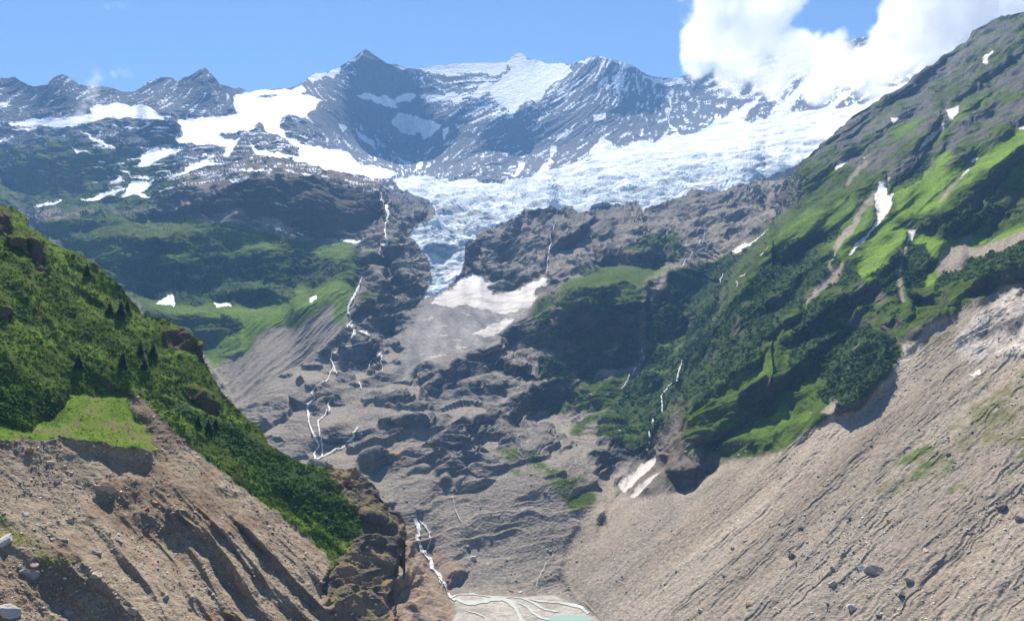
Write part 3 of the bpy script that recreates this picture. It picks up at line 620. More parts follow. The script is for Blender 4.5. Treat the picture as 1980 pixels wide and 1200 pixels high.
    A_rock = np.maximum(A_rock, slab * .85) * (1 - .35 * slopeR)
    A_rock = A_rock * (1 - terr * (1 - outc) * .75)
    mor_m = blur(L.paint([P('D',1400,690,1550,600,1700,560,1850,440,2000,430,2080,560,2000,700,1900,800,1800,900,1600,1000,1500,1100,1350,1200,1300,1000,1250,960,1420,850)],5,30,26).astype(F32), 3)
    dis = rock * A_rock + outc * 7 + rill_m * mor_m + ero * (soft * .35 + .25 * (1 - soft) + .7 * slopeR * (1 - scr) * (1 - tal)) * (1 - lakes)
    cre = octaves(L, Q, [200, 100, 55, 27, 14], .12, 'billow', 81, lambda x, y, z: (x * .55 + z * .6, y * .45, z * 1.5 - x * .3))
    dis = dis * (1 - .6 * glac) + cre * icef * 2.1 + cre * glac * (1 - icef) * .35
    blk = octaves(L, Q, [14, 7, 4], .06, 'billow', 91) * np.maximum(scr, debris) * .8
    dis = dis + blk
    dis = dis * (1 - lakes)
    Vv = Q + Nn * dis[..., None]
    flatlake(L, Vv, sstep(.3, .9, lakes))
    n2v = L.normals(Vv)
    nz = n2v[..., 2]
    nzs = L.normals(np.stack([blur(Vv[..., k], 2) for k in range(3)], -1))[..., 2]
    # ---- colours
    xv, yv, zv = Vv[..., 0], Vv[..., 1], Vv[..., 2]
    nA = pn(xv / 180, yv / 180, zv / 90, 101); nB = pn(xv / 45, yv / 45, zv / 25, 102); nC = pn(xv / 12, yv / 12, zv / 9, 103)
    C = np.empty(PX.shape + (3,), F32); C[:] = C_ROCK
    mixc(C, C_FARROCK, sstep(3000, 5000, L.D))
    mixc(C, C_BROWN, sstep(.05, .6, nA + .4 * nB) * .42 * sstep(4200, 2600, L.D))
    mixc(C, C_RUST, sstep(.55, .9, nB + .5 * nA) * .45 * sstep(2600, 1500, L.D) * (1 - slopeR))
    mixc(C, C_PALE, sstep(.42, .80, .6 * nzs + .4 * nz + .12 * nC) * .8 * sstep(4600, 2700, L.D) * (1 - scr) * (1 - .6 * slopeR))  # debris-covered ledges paler; sunlit contrast against steep rock also put into the colour
    mixc(C, C_ROCK * .8, cl * .8 * sstep(6000, 4500, L.D))  # cliff faces painted darker, deepening their shade in the rock colour
    mixc(C, C_GREYSCREE, np.clip((1 - cl) * terr * sstep(.25, .5, nzs + .15 * nB), 0, 1))
    mixc(C, col(.118, .113, .110) * (1 + .35 * np.clip(nC + .6 * nB, -1, 1))[..., None], outc * .85 * (1 - .5 * sstep(.65, .9, nz)))
    mixc(C, C_GREYSCREE * .92, basin * .9)
    mixc(C, C_SCREE, scr)
    mixc(C, C_GREYSCREE, scr * sstep(.0, .5, pn(s / 60, t / 700, .3, 104) + .3 * nB) * .7)
    mixc(C, C_BROWN * 1.2, scr * sstep(.1, .6, pn(s / 40, t / 400, .6, 105) + .3 * nC) * .28)
    mixc(C, C_SLAB * (1 + .25 * np.clip(nC, -1, 1))[..., None], slab * sstep(-.4, .3, nB + .3))
    mixc(C, C_ROCK * 1.2, slab * sstep(.25, .5, pn((xv - 1.1 * zv) / 16, yv / 60, zv / 60, 149) + .3 * nC) * .8)
    C *= (1 + .22 * np.clip(pn(s / 110, t / 420, .2, 156) + .5 * pn(s / 34, t / 120, .4, 157), -1.2, 1.2) * scr)[..., None]
    spk_ = pn(xv / 3.2, yv / 3.2, zv / 3.2, 150)
    C *= (1 + .30 * np.clip(spk_, -1, 1) * np.maximum(scr, np.maximum(basin, terr)))[..., None]
    brk = L.paint([P('H',290,600,420,640,520,760,700,880,640,1060,670,1200,290,1300)], 8, 30, 151).astype(F32) * (1 - lakes)
    mixc(C, C_BROWN * 1.5 * (1 + .3 * np.clip(nC, -1, 1))[..., None], blur(brk, 3) * .75)
    mixc(C, C_RUST * 1.25, L.paint([P('H',370,970,440,1000,520,1050,420,1090,350,1130), P('H',280,230,360,215,370,280,290,290)], 6, 16, 152) * sstep(-.4, .2, nC + nB) * .8)
    dst = pn((xv + .5 * zv) / 30, yv / 160, zv / 60, 148) + .5 * nC
    mixc(C, C_DEBRIS * (1 + .45 * np.clip(dst, -1, 1))[..., None], debris)
    upr = blur(L.paint([GRASS_R[0][0]], 8, 40, 153).astype(F32), 8) * slopeR
    mixc(C, col(.115, .112, .105) * (1 + .4 * np.clip(nC + nB, -1, 1))[..., None], upr * .8)
    grassm = L.paint([P('D',1400,690,1550,600,1700,560,1850,440,2000,430,2080,560,2000,700,1900,800,1800,900,1600,1000,1500,1100,1350,1200,1300,1000,1250,960,1420,850)],5,30,26).astype(F32)
    mixc(C, C_GREYSCREE, grassm * (1 - slopeR))
    # vegetation
    veg = np.zeros(PX.shape, F32)
    for lst, lim in ((GRASS_M, 1 - slopeR), (GRASS_R, slopeR)):
        for i, (p, den, kind) in enumerate(lst):
            m = blur(L.paint([p], 8, 30, 120 + i % 4).astype(F32), 2) * lim
            g = m * sstep(1 - den - .25, 1 - den + .12, .5 + .42 * nB + .28 * nA + .2 * nC + (nzs - .55) * .8)
            if kind > 0: g = np.maximum(g * .8, m * den * sstep(.25, .42, nzs + .1 * nC))
            cg = (C_GRASS, C_MEADOW, C_BRIGHT)[kind]
            mixc(C, cg * (1 + .25 * np.clip(nB, -1, 1)[..., None]), g)
            veg = np.maximum(veg, g)
    for i, (p, den) in enumerate(OLIVE_R):
        m = blur(L.paint([p], 9, 36, 124).astype(F32), 5)
        mixc(C, C_OLIVE * .9, m * sstep(1 - den - .3, 1 - den + .35, .5 + .4 * nB + .35 * nC) * .85)
    mixc(C, C_MEADOW * .8, blur(L.paint(OLIVE_STRONG, 5, 20, 125).astype(F32), 2) * sstep(-.5, .3, nC + .2) * .85)
    shr = np.zeros(PX.shape, F32)
    for lst, lim in ((SHRUB_M, 1 - slopeR), (SHRUB_R, slopeR)):
        for i, (p, den) in enumerate(lst):
            m = L.paint([p], 7, 24, 128 + i % 3) * lim
            shr = np.maximum(shr, m * sstep(1 - den - .12, 1 - den + .12, .5 + .45 * nB + .35 * nA + .15 * nC))
    shr = shr * (1 - tal) * (1 - scr * .9)
    mixc(C, C_SHRUB, shr * .85)
    mixc(C, C_SCREE * .95, tal)
    C *= (1 + .38 * np.clip(spk_ + .5 * nC, -1.2, 1.2) * np.maximum(veg, shr))[..., None]
    # snow and ice
    wall = np.zeros(PX.shape, bool)
    if not is_right: wall = L.paint(WALL_SNOW, 4.5, 13, 130)
    dens = blur(L.paint([P('B',380,420,900,420,1000,660,900,760,640,700,560,620,400,560), P('B',900,560,1000,660,1180,560,1300,460,1440,340,1700,360,1900,520,1980,660,1800,620,1500,560,1200,640,1000,720,860,690), P('C',0,460,400,420,700,300,1200,440,1100,520,700,560,300,640,0,560)], 10, 40, 131).astype(F32), 16)
    spk = far * ((sstep(.36, .5, pn((x - kk * (z - 1500)) / 36, y / 200, z / 90, 132) * .8 + .5 * pn(xv / 14, yv / 14, zv / 14, 133) + dens * .34 - .2 + (nzs - .5) * .7) > .5))
    band = (L.D > 3300) * (L.D < 4900) * (PX > 180) * (PX < 760) * (PY < 372) * (pn(xv / 170, yv / 170, (zv - .1 * xv) / 16, 134) + .4 * nB + .5 * (nzs - .6) > .52)
    snow_all = snow | wall | (spk > 0) | band
    snow_all &= ~((w > .5))
    dirt = sstep(.1, .7, pn(xv / 120, yv / 120, zv / 40, 135) + .3 * nB)
    sc = C_SNOW * (1 - .06 * dirt[..., None])
    C[snow_all] = sc[snow_all]
    # blue veiled cornice ice
    gi = np.clip(np.maximum(icef * (.45 + .55 * sstep(-.45, .25, pn(xv / 140, yv / 140, zv / 40, 136) + .5 * pn(xv / 45, yv / 45, zv / 20, 135) + .2 * nC)), glac * .55 * sstep(.05, .5, pn(xv / 150, yv / 150, zv / 30, 146) + .5 * nB)), 0, 1)
    gc = sc * .95 * (1 - gi[..., None]) + C_ICE * (.95 + .62 * np.clip(1.1 * pn(xv / 170, yv / 170, zv / 50, 145) + .5 * pn(xv / 40, yv / 40, zv / 14, 147) + .3 * nC, -1.2, 1.4))[..., None] * gi[..., None]
    gdirt = icef * sstep(.25, .7, pn(xv / 90, yv / 90, zv / 50, 137) + .3 * nC)
    gc = gc + (C_DEBRIS * 1.3 - gc) * (gdirt * .3)[..., None]
    C[glac] = gc[glac]
    mor = L.paint([MORAINE_STRIP], 5, 18, 140) & (pn(xv / 60, yv / 60, zv / 22, 141) < .22) & (w < .5)
    C[mor] = C_PALE * .95
    glac &= ~mor
    if (glac & (icef > .5)).any(): print('ICE', L.name, C[glac & (icef > .5)].mean(0), C[glac].mean(0), (icef > .5).sum())
    cc = C_DIRTY * (1.12 - .35 * sstep(-.1, .6, pn(xv / 60, yv / 60, zv / 18, 138) + .4 * nC)[..., None])
    hi = sstep(.5, 1.0, 1 - (PY - 527) / 70)[..., None]
    cc = cc * (1 - hi * .6) + C_SNOW * .95 * hi * .6
    C[cone] = cc[cone]
    dsnow = (debris > .5) & ~cone & (pn(xv / 50, yv / 50, zv / 14, 139) + .4 * nC > .62) & ((PX - 700) + (760 - PY) > 60)
    C[dsnow] = C_DIRTY * .9
    C[old >= 0] = C_DIRTY * 1.05
    C[patch >= 0] = C_SNOW * .97
    sd = (1 - .32 * sstep(-.2, .7, pn(xv / 14, yv / 14, zv / 14, 154) + .5 * nC))[..., None]
    C[rsnow >= 0] = (col(.60, .57, .55) * sd)[rsnow >= 0]
    C[flank] = (col(.60, .57, .55) * sd)[flank]
    # delta silt and lake
    lk = L.paint([LAKE], 2, 16, 142)
    sil = C_SILT * (1 + .12 * np.clip(n2(PX, PY * 3, 60, 143), -1, 1)[..., None]) * (1 - .22 * sstep(.1, .5, n2(PX + PY, PY * 4, 90, 144))[..., None])
    mD = sstep(.25, .7, lakes)
    C = C * (1 - mD[..., None]) + sil * mD[..., None]
    C[lk & (mD > .3)] = col(.235, .325, .275)
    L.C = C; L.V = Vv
    L.m = dict(snow=snow, wall=wall | ((spk > 0)), patch=patch, glac=glac, icef=icef, cone=cone, old=old, rsnow=rsnow, flank=flank, debris=debris, scr=scr, lake=lk, delta=mD, slopeR=slopeR, far=far, shr=shr, veg=veg, nz=nz, cl=cl, w=w, soft=soft)
    return L
def build_left(L):
    PX, PY = L.PX, L.PY
    ln = np.log(dL(PX, PY)).astype(F32)
    L.finish(ln); Q = L.Q
    scr = blur(L.paint([SCREE_L], 5, 22, 201).astype(F32), 1.5)
    ben = blur(L.paint([BENCH_L], 9, 26, 201).astype(F32), 1.5)
    scr = scr * (1 - ben)
    spur = blur(L.paint([SPUR_L], 6, 24, 203).astype(F32), 2) 
    cl = blur(L.paint(CLIFFS_L, 6, 18, 204).astype(F32), 2)
    rockp = blur(L.paint(CLIFFS_L[:9], 5, 18, 205).astype(F32), 2)
    ridge2 = blur(L.paint([P('G',-150,770,60,770,180,825,400,920,560,1010,630,1060,690,1200,760,1350,-150,1350)], 5, 24, 206).astype(F32), 3)
    x, y, z = Q[..., 0], Q[..., 1], Q[..., 2]
    st = pn(x * .02, y * .02, (z + .5 * x) * .05, 211) + .6 * pn(x * .06, y * .06, (z + .5 * x) * .15, 212)
    ww = np.exp(np.clip(st * 1.3, -1.8, 1.2) * (1 - ben) * (1 - .6 * scr))
    clw = cl * (1 - .55 * ridge2 * (cl > 0))
    edge = np.interp(PY, [900, 1000, 1040, 1080, 1110, 1150, 1200, 1300], [790, 772, 769, 763, 758, 757, 762, 768]) + 4 * n2(PX * 0, PY, 26, 219, 3)
    L.edge = edge
    ww = ww * (1 - .95 * clw) * (1 + 1.5 * ben)
    ln = L.relief(ln, ww, 34)
    # gullies following the fall line
    fx, fy = .908, -.419
    s = -fy * x + fx * y; t = fx * x + fy * y
    ws = s + 7 * pn(x / 50, y / 50, z / 50, 213)
    amp = scr * sstep(-.05, .5, (PX * .5 + PY - 1000) / 500)
    gul = (.5 - np.abs(pn(ws / 42, t / 300, 0, 214)) * 1.5) * 7.0 + (.5 - np.abs(pn(ws / 16, t / 110, 0, 215)) * 1.5) * 2.4 + (.5 - np.abs(pn(ws / 6, t / 40, 0, 216)) * 1.5) * .8
    ln = ln - gul * (amp * 2.0 + .45 * scr) * (1 - .5 * ridge2) / L.D
    hill = (1 - scr) * (1 - ben) * (1 - spur)
    hg = (.5 - np.abs(pn(ws / 60, t / 200, 0, 217)) * 1.5) * 8 + (.5 - np.abs(pn(ws / 24, t / 80, 0, 218)) * 1.5) * 4
    ln = ln + .05 * np.clip((PX - (edge - 14)) / 14, 0, 1.2) ** 2 * (PY > 940)
    ln = ln - hg * blur(hill.astype(F32), 4) / L.D * .8
    L.finish(ln); Q = L.Q
    Nn = L.normals(np.stack([blur(Q[..., k], 3) for k in range(3)], -1))
    rock = octaves(L, Q, [40, 20, 10, 5, 2.5, 1.2], .12, 'mix', 221)
    f_ = (Q[..., 2] + .25 * Q[..., 0] + 4 * pn(x / 18, y / 18, z / 18, 222)); bed = np.zeros(PX.shape, F32)
    for lam, a in ((9, .22), (3.6, .28)):
        fr = f_ / lam; fr = fr - np.floor(fr); bed += (np.where(fr < .8, fr / .8, (1 - fr) / .2) - .5).astype(F32) * lam * a
    ero = octaves(L, Q, [20, 10, 5, 2.5, 1.2], .055, 'n', 231)
    stones = octaves(L, Q, [5, 2.6, 1.4, .8], .16, 'billow', 241)
    bumpy = octaves(L, Q, [9, 4.5, 2.2], .22, 'billow', 251)
    A = np.maximum(spur, rockp)
    dis = (rock * 1.5 + bed * spur) * A + rock * .35 * hill + ero * (1 - A) * (1 - .5 * ben) + np.maximum(stones, -.3) * scr * (.55 + .45 * cl)
    nb0 = pn(x / 16, y / 16, z / 9, 301)
    Vv = Q + Nn * dis[..., None]
    nz = L.normals(Vv)[..., 2]
    nzs = L.normals(np.stack([blur(Vv[..., k], 2) for k in range(3)], -1))[..., 2]
    xv, yv, zv = Vv[..., 0], Vv[..., 1], Vv[..., 2]
    nA = pn(xv / 60, yv / 60, zv / 40, 302); nB = pn(xv / 16, yv / 16, zv / 10, 303); nC = pn(xv / 4, yv / 4, zv / 3, 304); nD = pn(xv / 1.3, yv / 1.3, zv / 1.1, 305)
    C = np.empty(PX.shape + (3,), F32); C[:] = C_GRASS
    mixc(C, C_MEADOW * .95, hill * sstep(-.1, .45, nB + .5 * nA + (nzs - .6)))
    mixc(C, C_OLIVE * .8, hill * sstep(.2, .6, nC + .5 * nA) * .5)
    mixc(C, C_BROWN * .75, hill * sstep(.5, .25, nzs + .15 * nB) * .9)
    mixc(C, C_BROWN * .9, rockp * sstep(-.5, .1, nC + .3))
    sc = C_SCREE * (1 + .22 * np.clip(nC, -1, 1) + .2 * np.clip(nD, -1, 1))[..., None]
    br = sstep(-.2, .6, nA + .5 * nB)[..., None]
    sc = sc * col(1.02, .97, .90) * (1 - br * .7) + (C_BROWN * 1.15) * br * .7
    stain = sstep(.35, .8, nB + .4 * nC)[..., None]
    sc = sc * (1 - .4 * stain) + C_RUST * .95 * stain * .4
    C += (sc - C) * scr[..., None]
    rk = C_ROCK * 1.3 + (C_BROWN * 1.75 - C_ROCK * 1.3) * sstep(-.3, .4, nB + nA)[..., None]
    rk = rk + (C_RUST - rk) * (sstep(.3, .8, nA + .6 * nC) * .5)[..., None]
    C += (rk - C) * spur[..., None]
    mixc(C, C_OLIVE * .7, spur * sstep(.75, .95, nzs + .3 * nB) * .5)
    mixc(C, C_BRIGHT * .82 * (1 + .3 * np.clip(nC + .5 * nB, -1, 1)[..., None]), ben)
    mixc(C, C_OLIVE, ben * sstep(.0, .6, nB + .8 * nC) * .6)
    mixc(C, C_BROWN * 1.1, ben * sstep(.45, .75, nC * .8 + nB) * .7)
    mixc(C, C_GRASS, ben * sstep(.1, .6, -nB + .6 * nC) * .6)
    for p, den in MOSS_L:
        m = blur(L.paint([p], 8, 20, 207).astype(F32), 3)
        mixc(C, col(.16, .165, .04), m * sstep(1 - den - .3, 1 - den + .3, .5 + .5 * nB + .4 * nC) * .9)
    sb = blur(L.paint([SHRUBBAND_L], 5, 18, 208).astype(F32), 2)
    mixc(C, C_SHRUB * 1.3, sb)
    L.C = C; L.V = Vv
    L.m = dict(scr=scr, ben=ben, spur=spur, hill=hill, sb=sb, nA=nA, nB=nB, nC=nC, nzs=nzs, rockp=rockp, cl=cl, ridge2=ridge2)
    return L

def emit(L, regions, mats, names, nback, run, drop):
    """split one ground sheet into its objects along the traced outlines"""
    V = L.V; C = L.C
    lab = regions
    if nback:
        V = add_back(V, nback, run, drop); C = np.concatenate([np.repeat(C[:1], nback, 0), C], 0)
        lab = np.concatenate([np.repeat(lab[:1], nback, 0), lab], 0)
    h, w = lab.shape
    Fq = grid_faces(h, w); fl = lab[:-1, :-1]
    Vf = V.reshape(-1, 3); Cf = C.reshape(-1, 3)
    out = {}
    for k in np.unique(fl):
        f = Fq[fl == k].reshape(-1, 4)
        if k not in names or len(f) < 4: continue
        out[k] = mesh_obj(names[k], Vf, f, Cf, mats[k])
    return out

# ------------------------------------------------------------------ build the ground
main_top = [p for p in SKYLINE if p[0] < 1480] + [(1480, 97), (1600, 80)]
LM = Layer('valley', -150, 1495, main_top, 1290, STEP, 10)
build_ground(LM)
LR = Layer('right', 1489, 2230, RIDGE_R, 1290, STEP, 10)
build_ground(LR, is_right=True)
back_bot = 420
LB = Layer('behind', 1480, 2058, SKYLINE, back_bot, 2.2, 8)
build_ground(LB, is_back=True)
LL = Layer('left', -215, 772, RIDGE_L, 1300, 1.35, 10)
build_left(LL)
SKY_STRENGTH, SUN_STRENGTH, EXPOSURE = .066, 5.3, 1.10
HAZE_DENSITY, HAZE_COLOR = 5.0e-5, (.26, .54, 1.0)

# ------------------------------------------------------------------ split the sheets into hills, ice, snow and water
POOL = {}
def pool(L, lab, mats, nback, run, drop):
    V, C = L.V, L.C
    if nback:
        V = add_back(V, nback, run, drop); C = np.concatenate([np.repeat(C[:1], nback, 0), C], 0); lab = np.concatenate([np.repeat(lab[:1], nback, 0), lab], 0)
    Fq = grid_faces(*lab.shape); fl = lab[:-1, :-1]
    for k in np.unique(fl):
        f = Fq[fl == k].reshape(-1, 4)
        POOL.setdefault(k, []).append((V.reshape(-1, 3), f, C.reshape(-1, 3)))

HILLS = {1: ('mountain_wall', MAT_FAR), 2: ('mountain_ridge', MAT_FAR), 3: ('mountain_shoulder', MAT_FAR), 4: ('green_mountainside', MAT_MID), 5: ('rock_terraces', MAT_MID), 6: ('rock_spur', MAT_MID), 7: ('moraine_slope', MAT_MID), 8: ('valley_floor', MAT_MID), 9: ('right_mountainside', MAT_RIGHT), 10: ('scree_slope', MAT_RIGHT), 11: ('river_delta', MAT_MID), 12: ('lake', MAT_WATER), 13: ('debris_cone', MAT_MID),
         20: ('left_hillside', MAT_NEAR), 21: ('eroded_slope', MAT_NEAR), 22: ('meadow_terrace', MAT_NEAR), 23: ('cliff', MAT_NEAR)}
ICE = {30: ('glacier', MAT_ICE, 'broad crevassed glacier between the rock wall and right ridge, ending in a blue ice fall', 'glacier'),
       31: ('snowfield', MAT_SNOW, 'long white snow shelf below the dark jagged ridge at the far left', 'snowfield'),
       32: ('snowfield', MAT_SNOW, 'large white snowfield sweeping down from the saddle left of the pointed peak', 'snowfield'),
       33: ('snow_cone', MAT_SNOW, 'dirty greyish snow cone heaped at the foot of the blue ice fall', 'snow'),
       34: ('snow_patch', MAT_SNOW, 'long dirty remnant of avalanche snow on the scree under the dark cliff', 'snow patch'),
       35: ('snow_patch', MAT_SNOW, 'thin lower strip of old snow beside the larger dirty remnant', 'snow patch'),
       36: ('snow_patch', MAT_SNOW, 'curved white snow patch where the grey rock slabs meet the green right slope', 'snow patch')}
PL = ['narrow snow band on the rock right under the large snowfield', 'wide snow patch at the foot of the rock knob left of the rocky shelves', 'branching diagonal snow streak crossing the dark rocky shelves', 'jagged snow patch at the head of the grey stone fan', 'thin snow line along the left edge of the grey stone fan', 'flat snow sliver above the jagged patch at the stone fan', 'small snow spot left of the flat sliver above the stone fan', 'low snow streak at the left end of the grassy shoulder foot', 'bent snow strip on the dark rock below the snow shelf', 'short snow dash just right of the bent strip below the snow shelf', 'snow ribbon hugging the lower edge of the long snow shelf', 'small faint snow ribbon left under the long snow shelf', 'snow patch cut by the left edge of the picture below the ridge', 'little snow spot near the right tip of the snow shelf', 'tiny snow spot on the grey gravel below the snow shelf', 'slim snow streak on the grassy left shoulder', 'star-shaped snow patch on the green ledge above the dark gorge wall', 'rounded snow patch on the meadow beside the moraine crest', 'thin broken snow strip under the shrubs on the green ledge', 'small snow bank at the foot of the big dark cliff', 'second smaller snow bank right of the one under the dark cliff', 'thin snow strip on the bench beside the upper waterfall', 'hairline snow band on the layered rock above the dark cliff', 'short hairline snow band lower on the layered rock', 'snow streak on the layered rock right of the snowfield tongue']

def split_main(L):
    m = L.m; PX, PY, D = L.PX, L.PY, L.D
    lab = np.full(PX.shape, 8, np.int16)
    lab[(PY < 600) & (PX < 720)] = 4
    lab[(PX < 760) & (PY < 352) | (PX < 420) & (PY < 420)] = 3
    lab[m['far'] > 0] = 1
    lab[(PX < 600) & (PY < 245) & (D > 4950)] = 2
    lab[L.paint([[(720,345),(800,360),(840,400),(840,560),(780,680),(700,780),(780,800),(900,790),(1000,800),(1000,900),(800,930),(700,930),(600,880),(560,760),(640,720),(690,650),(690,540),(700,440)]], 6, 30, 401)] = 5
    lab[L.paint([[(900,420),(1100,380),(1500,330),(1500,480),(1440,560),(1380,680),(1330,760),(1290,850),(1220,930),(1130,900),(1000,850),(820,790),(790,740),(1000,650),(1060,560),(900,540)]], 6, 30, 402)] = 6
    lab[L.paint([P('D',1400,690,1550,600,1700,560,1850,440,2000,430,2080,560,2000,700,1900,800,1800,900,1600,1000,1500,1100,1350,1200,1300,1000,1250,960,1420,850)], 5, 30, 26)] = 7
    lab[m['debris'] > .5] = 13
    lab[m['w'] > .5] = 9
    lab[m['scr'] > .5] = 10
    lab[m['delta'] > .5] = 11
    lab[m['lake'] & (m['delta'] > .3)] = 12
    lab[m['glac']] = 30
    sn = m['snow']; lab[sn & ((PX < 345) | (PX < 350) & (PY < 236))] = 31; lab[sn & (lab != 31)] = 32
    lab[m['cone']] = 33
    for i in (0, 1): lab[m['old'] == i] = 34 + i
    lab[m['flank']] = 36
    for i in range(len(SNOWPATCH_M)): lab[m['patch'] == i] = 100 + i
    for i in range(len(SNOWPATCH_R)): lab[m['rsnow'] == i] = 200 + i
    return lab

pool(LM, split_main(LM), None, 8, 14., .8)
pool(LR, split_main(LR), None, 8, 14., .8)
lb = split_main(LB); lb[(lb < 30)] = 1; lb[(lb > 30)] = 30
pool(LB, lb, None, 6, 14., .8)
ll = np.full(LL.PX.shape, 20, np.int16); ll[LL.m['scr'] > .5] = 21; ll[LL.m['ben'] > .5] = 22; ll[LL.m['spur'] > .5] = 23; ll[LL.PX > LL.edge] = 99
pool(LL, ll, None, 8, 9., .9)
GROUND = []
for k, parts in POOL.items():
    V = np.concatenate([p[0] for p in parts]); C = np.concatenate([p[2] for p in parts])
    off = 0; fs = []
    for p in parts: fs.append(p[1] + off); off += len(p[0])
    Fq = np.concatenate(fs)
    if len(Fq) < 3: continue
    if k == 99: continue
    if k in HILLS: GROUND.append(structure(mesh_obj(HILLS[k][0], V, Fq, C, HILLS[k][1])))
    elif k in ICE: tag(mesh_obj(ICE[k][0], V, Fq, C, ICE[k][1]), ICE[k][2], ICE[k][3])
    elif k >= 200: tag(mesh_obj('snow_patch', V, Fq, C, MAT_SNOW), SNOWPATCH_R[k - 200][1], 'snow patch', 'snow patches on the right slope')
    elif k >= 100: tag(mesh_obj('snow_patch', V, Fq, C, MAT_SNOW), PL[k - 100], 'snow patch', 'snow patches on the far left mountain')
del POOL

# ------------------------------------------------------------------ lookups on the ground
def look(L, px, py, arr=None):
    arr = L.V if arr is None else arr
    px = np.asarray(px, float); py = np.asarray(py, float)
    h, w_ = L.PX.shape
    c = np.clip((px - L.PX[0, 0]) / L.step, 0, w_ - 1.001); c0 = c.astype(int); fc = c - c0
    top = L.PY[0, c0]; bot = L.PY[-1, c0]
    r = np.clip((py - top) / (bot - top) * (h - 1), 0, h - 1.001); r0 = r.astype(int); fr = r - r0
    if arr.ndim == 3: fc = fc[..., None]; fr = fr[..., None]
    return (arr[r0, c0] * (1 - fr) + arr[r0 + 1, c0] * fr) * (1 - fc) + (arr[r0, c0 + 1] * (1 - fr) + arr[r0 + 1, c0 + 1] * fr) * fc

def layer_at(px, py):
    if px < 765 and py > np.interp(px, [p[0] for p in RIDGE_L], [p[1] for p in RIDGE_L]): return LL
    return LR if px >= 1489 and py > np.interp(px, [p[0] for p in RIDGE_R], [p[1] for p in RIDGE_R]) else LM

# ------------------------------------------------------------------ running water
def ribbon(L, pts, wid, jit=1.0, seed=0, lift=.0022):
    q = np.array(pts, float)
    seg = np.r_[0, np.cumsum(np.hypot(*np.diff(q, axis=0).T))]
    n = max(4, int(seg[-1] / 2.2)); t = np.linspace(0, seg[-1], n)
    x = np.interp(t, seg, q[:, 0]); y = np.interp(t, seg, q[:, 1]); wd = np.interp(t, seg, wid) if hasattr(wid, '__len__') else np.full(n, float(wid))
    x = x + jit * n2(x, y, 15, 500 + seed); y = y + .4 * jit * n2(x, y, 15, 540 + seed)
    wd = wd * .58 * (1 + .55 * n2(t, t * 0, 11, 560 + seed, 2))
    tx = np.gradient(x); ty = np.gradient(y); ln = np.hypot(tx, ty) + 1e-6
    rows = []
    for k in (-.5, 0, .5):
        p = look(L, x - ty / ln * wd * k, y + tx / ln * wd * k)
        p = p * (1 - lift); p[:, 2] += .0006 * p[:, 1]
        rows.append(p)
    return np.stack(rows, 1), n

def stream(name, L, lines, label, cat, mat, tint, group=None, lift=.0045):
    Vs, Fs, off = [], [], 0
    strands = []
    for i, (pts, wd) in enumerate(lines):
        wm = np.mean(wd)
        strands.append((pts, wd, .8, i))
        if label and wm >= 2.4:
            strands += [(pts, np.asarray(wd) * .55, 1.0 + .28 * wm, i + 20), (pts, np.asarray(wd) * .4, 1.0 + .42 * wm, i + 40), (pts, np.asarray(wd) * .35, 1.2 + .6 * wm, i + 60)]
            strands[-4] = (pts, np.asarray(wd) * .75, .8, i)
    for pts, wd, jj, i in strands:
        v, n = ribbon(L, pts, wd, jj, i, lift)
        idx = np.arange(n * 3).reshape(n, 3) + off
        Fs.append(np.stack([idx[:-1, :-1], idx[1:, :-1], idx[1:, 1:], idx[:-1, 1:]], -1).reshape(-1, 4)); Vs.append(v.reshape(-1, 3)); off += n * 3
    V = np.concatenate(Vs)
    o = mesh_obj(name, V, np.concatenate(Fs), np.tile(np.asarray(tint, F32), (len(V), 1)), mat, True)
    return tag(o, label, cat, group) if label else structure(o)

WHITE = col(.52, .515, .49); MILK = col(.42, .40, .36)
SILTY = col(.40, .405, .36)
stream('river', LM, [(P('H',425,605,440,640,450,690,440,730,458,770,480,800,510,830,530,880,560,910,575,950,600,1000,630,1050,660,1085), [6,15,11,13,11,14,13,12,11,6,6,7,9]), (P('H',455,620,485,650,510,690,515,740,495,790), [2,4,3,3,4])], 'steep white torrent pouring over the brown rock step down to the delta', 'torrent', MAT_FOAM, WHITE, lift=.0030)
stream('river', LM, [(P('H',650,1072,690,1100,720,1109,800,1110,870,1095,930,1090,980,1108,1010,1140,1030,1180,1060,1240), [8,10,11,12,13,13,12,11,11,12]),
    (P('H',640,1055,700,1048,760,1050,820,1066,870,1080,1000,1074,1060,1085,1120,1108,1180,1138,1260,1150), [4,6,6,7,8,8,6,7,5,5]), (P('H',1060,1082,1150,1095,1250,1100,1330,1108,1390,1120,1430,1150), [3,5,5,7,9,12]), (P('H',1030,1112,1080,1130,1110,1160,1160,1185,1200,1190), [4,6,7,8,6]), (P('H',720,1150,780,1165,830,1190,860,1240), [2,3,3,3])], None, 'river', MAT_WATER, SILTY, lift=.0004)
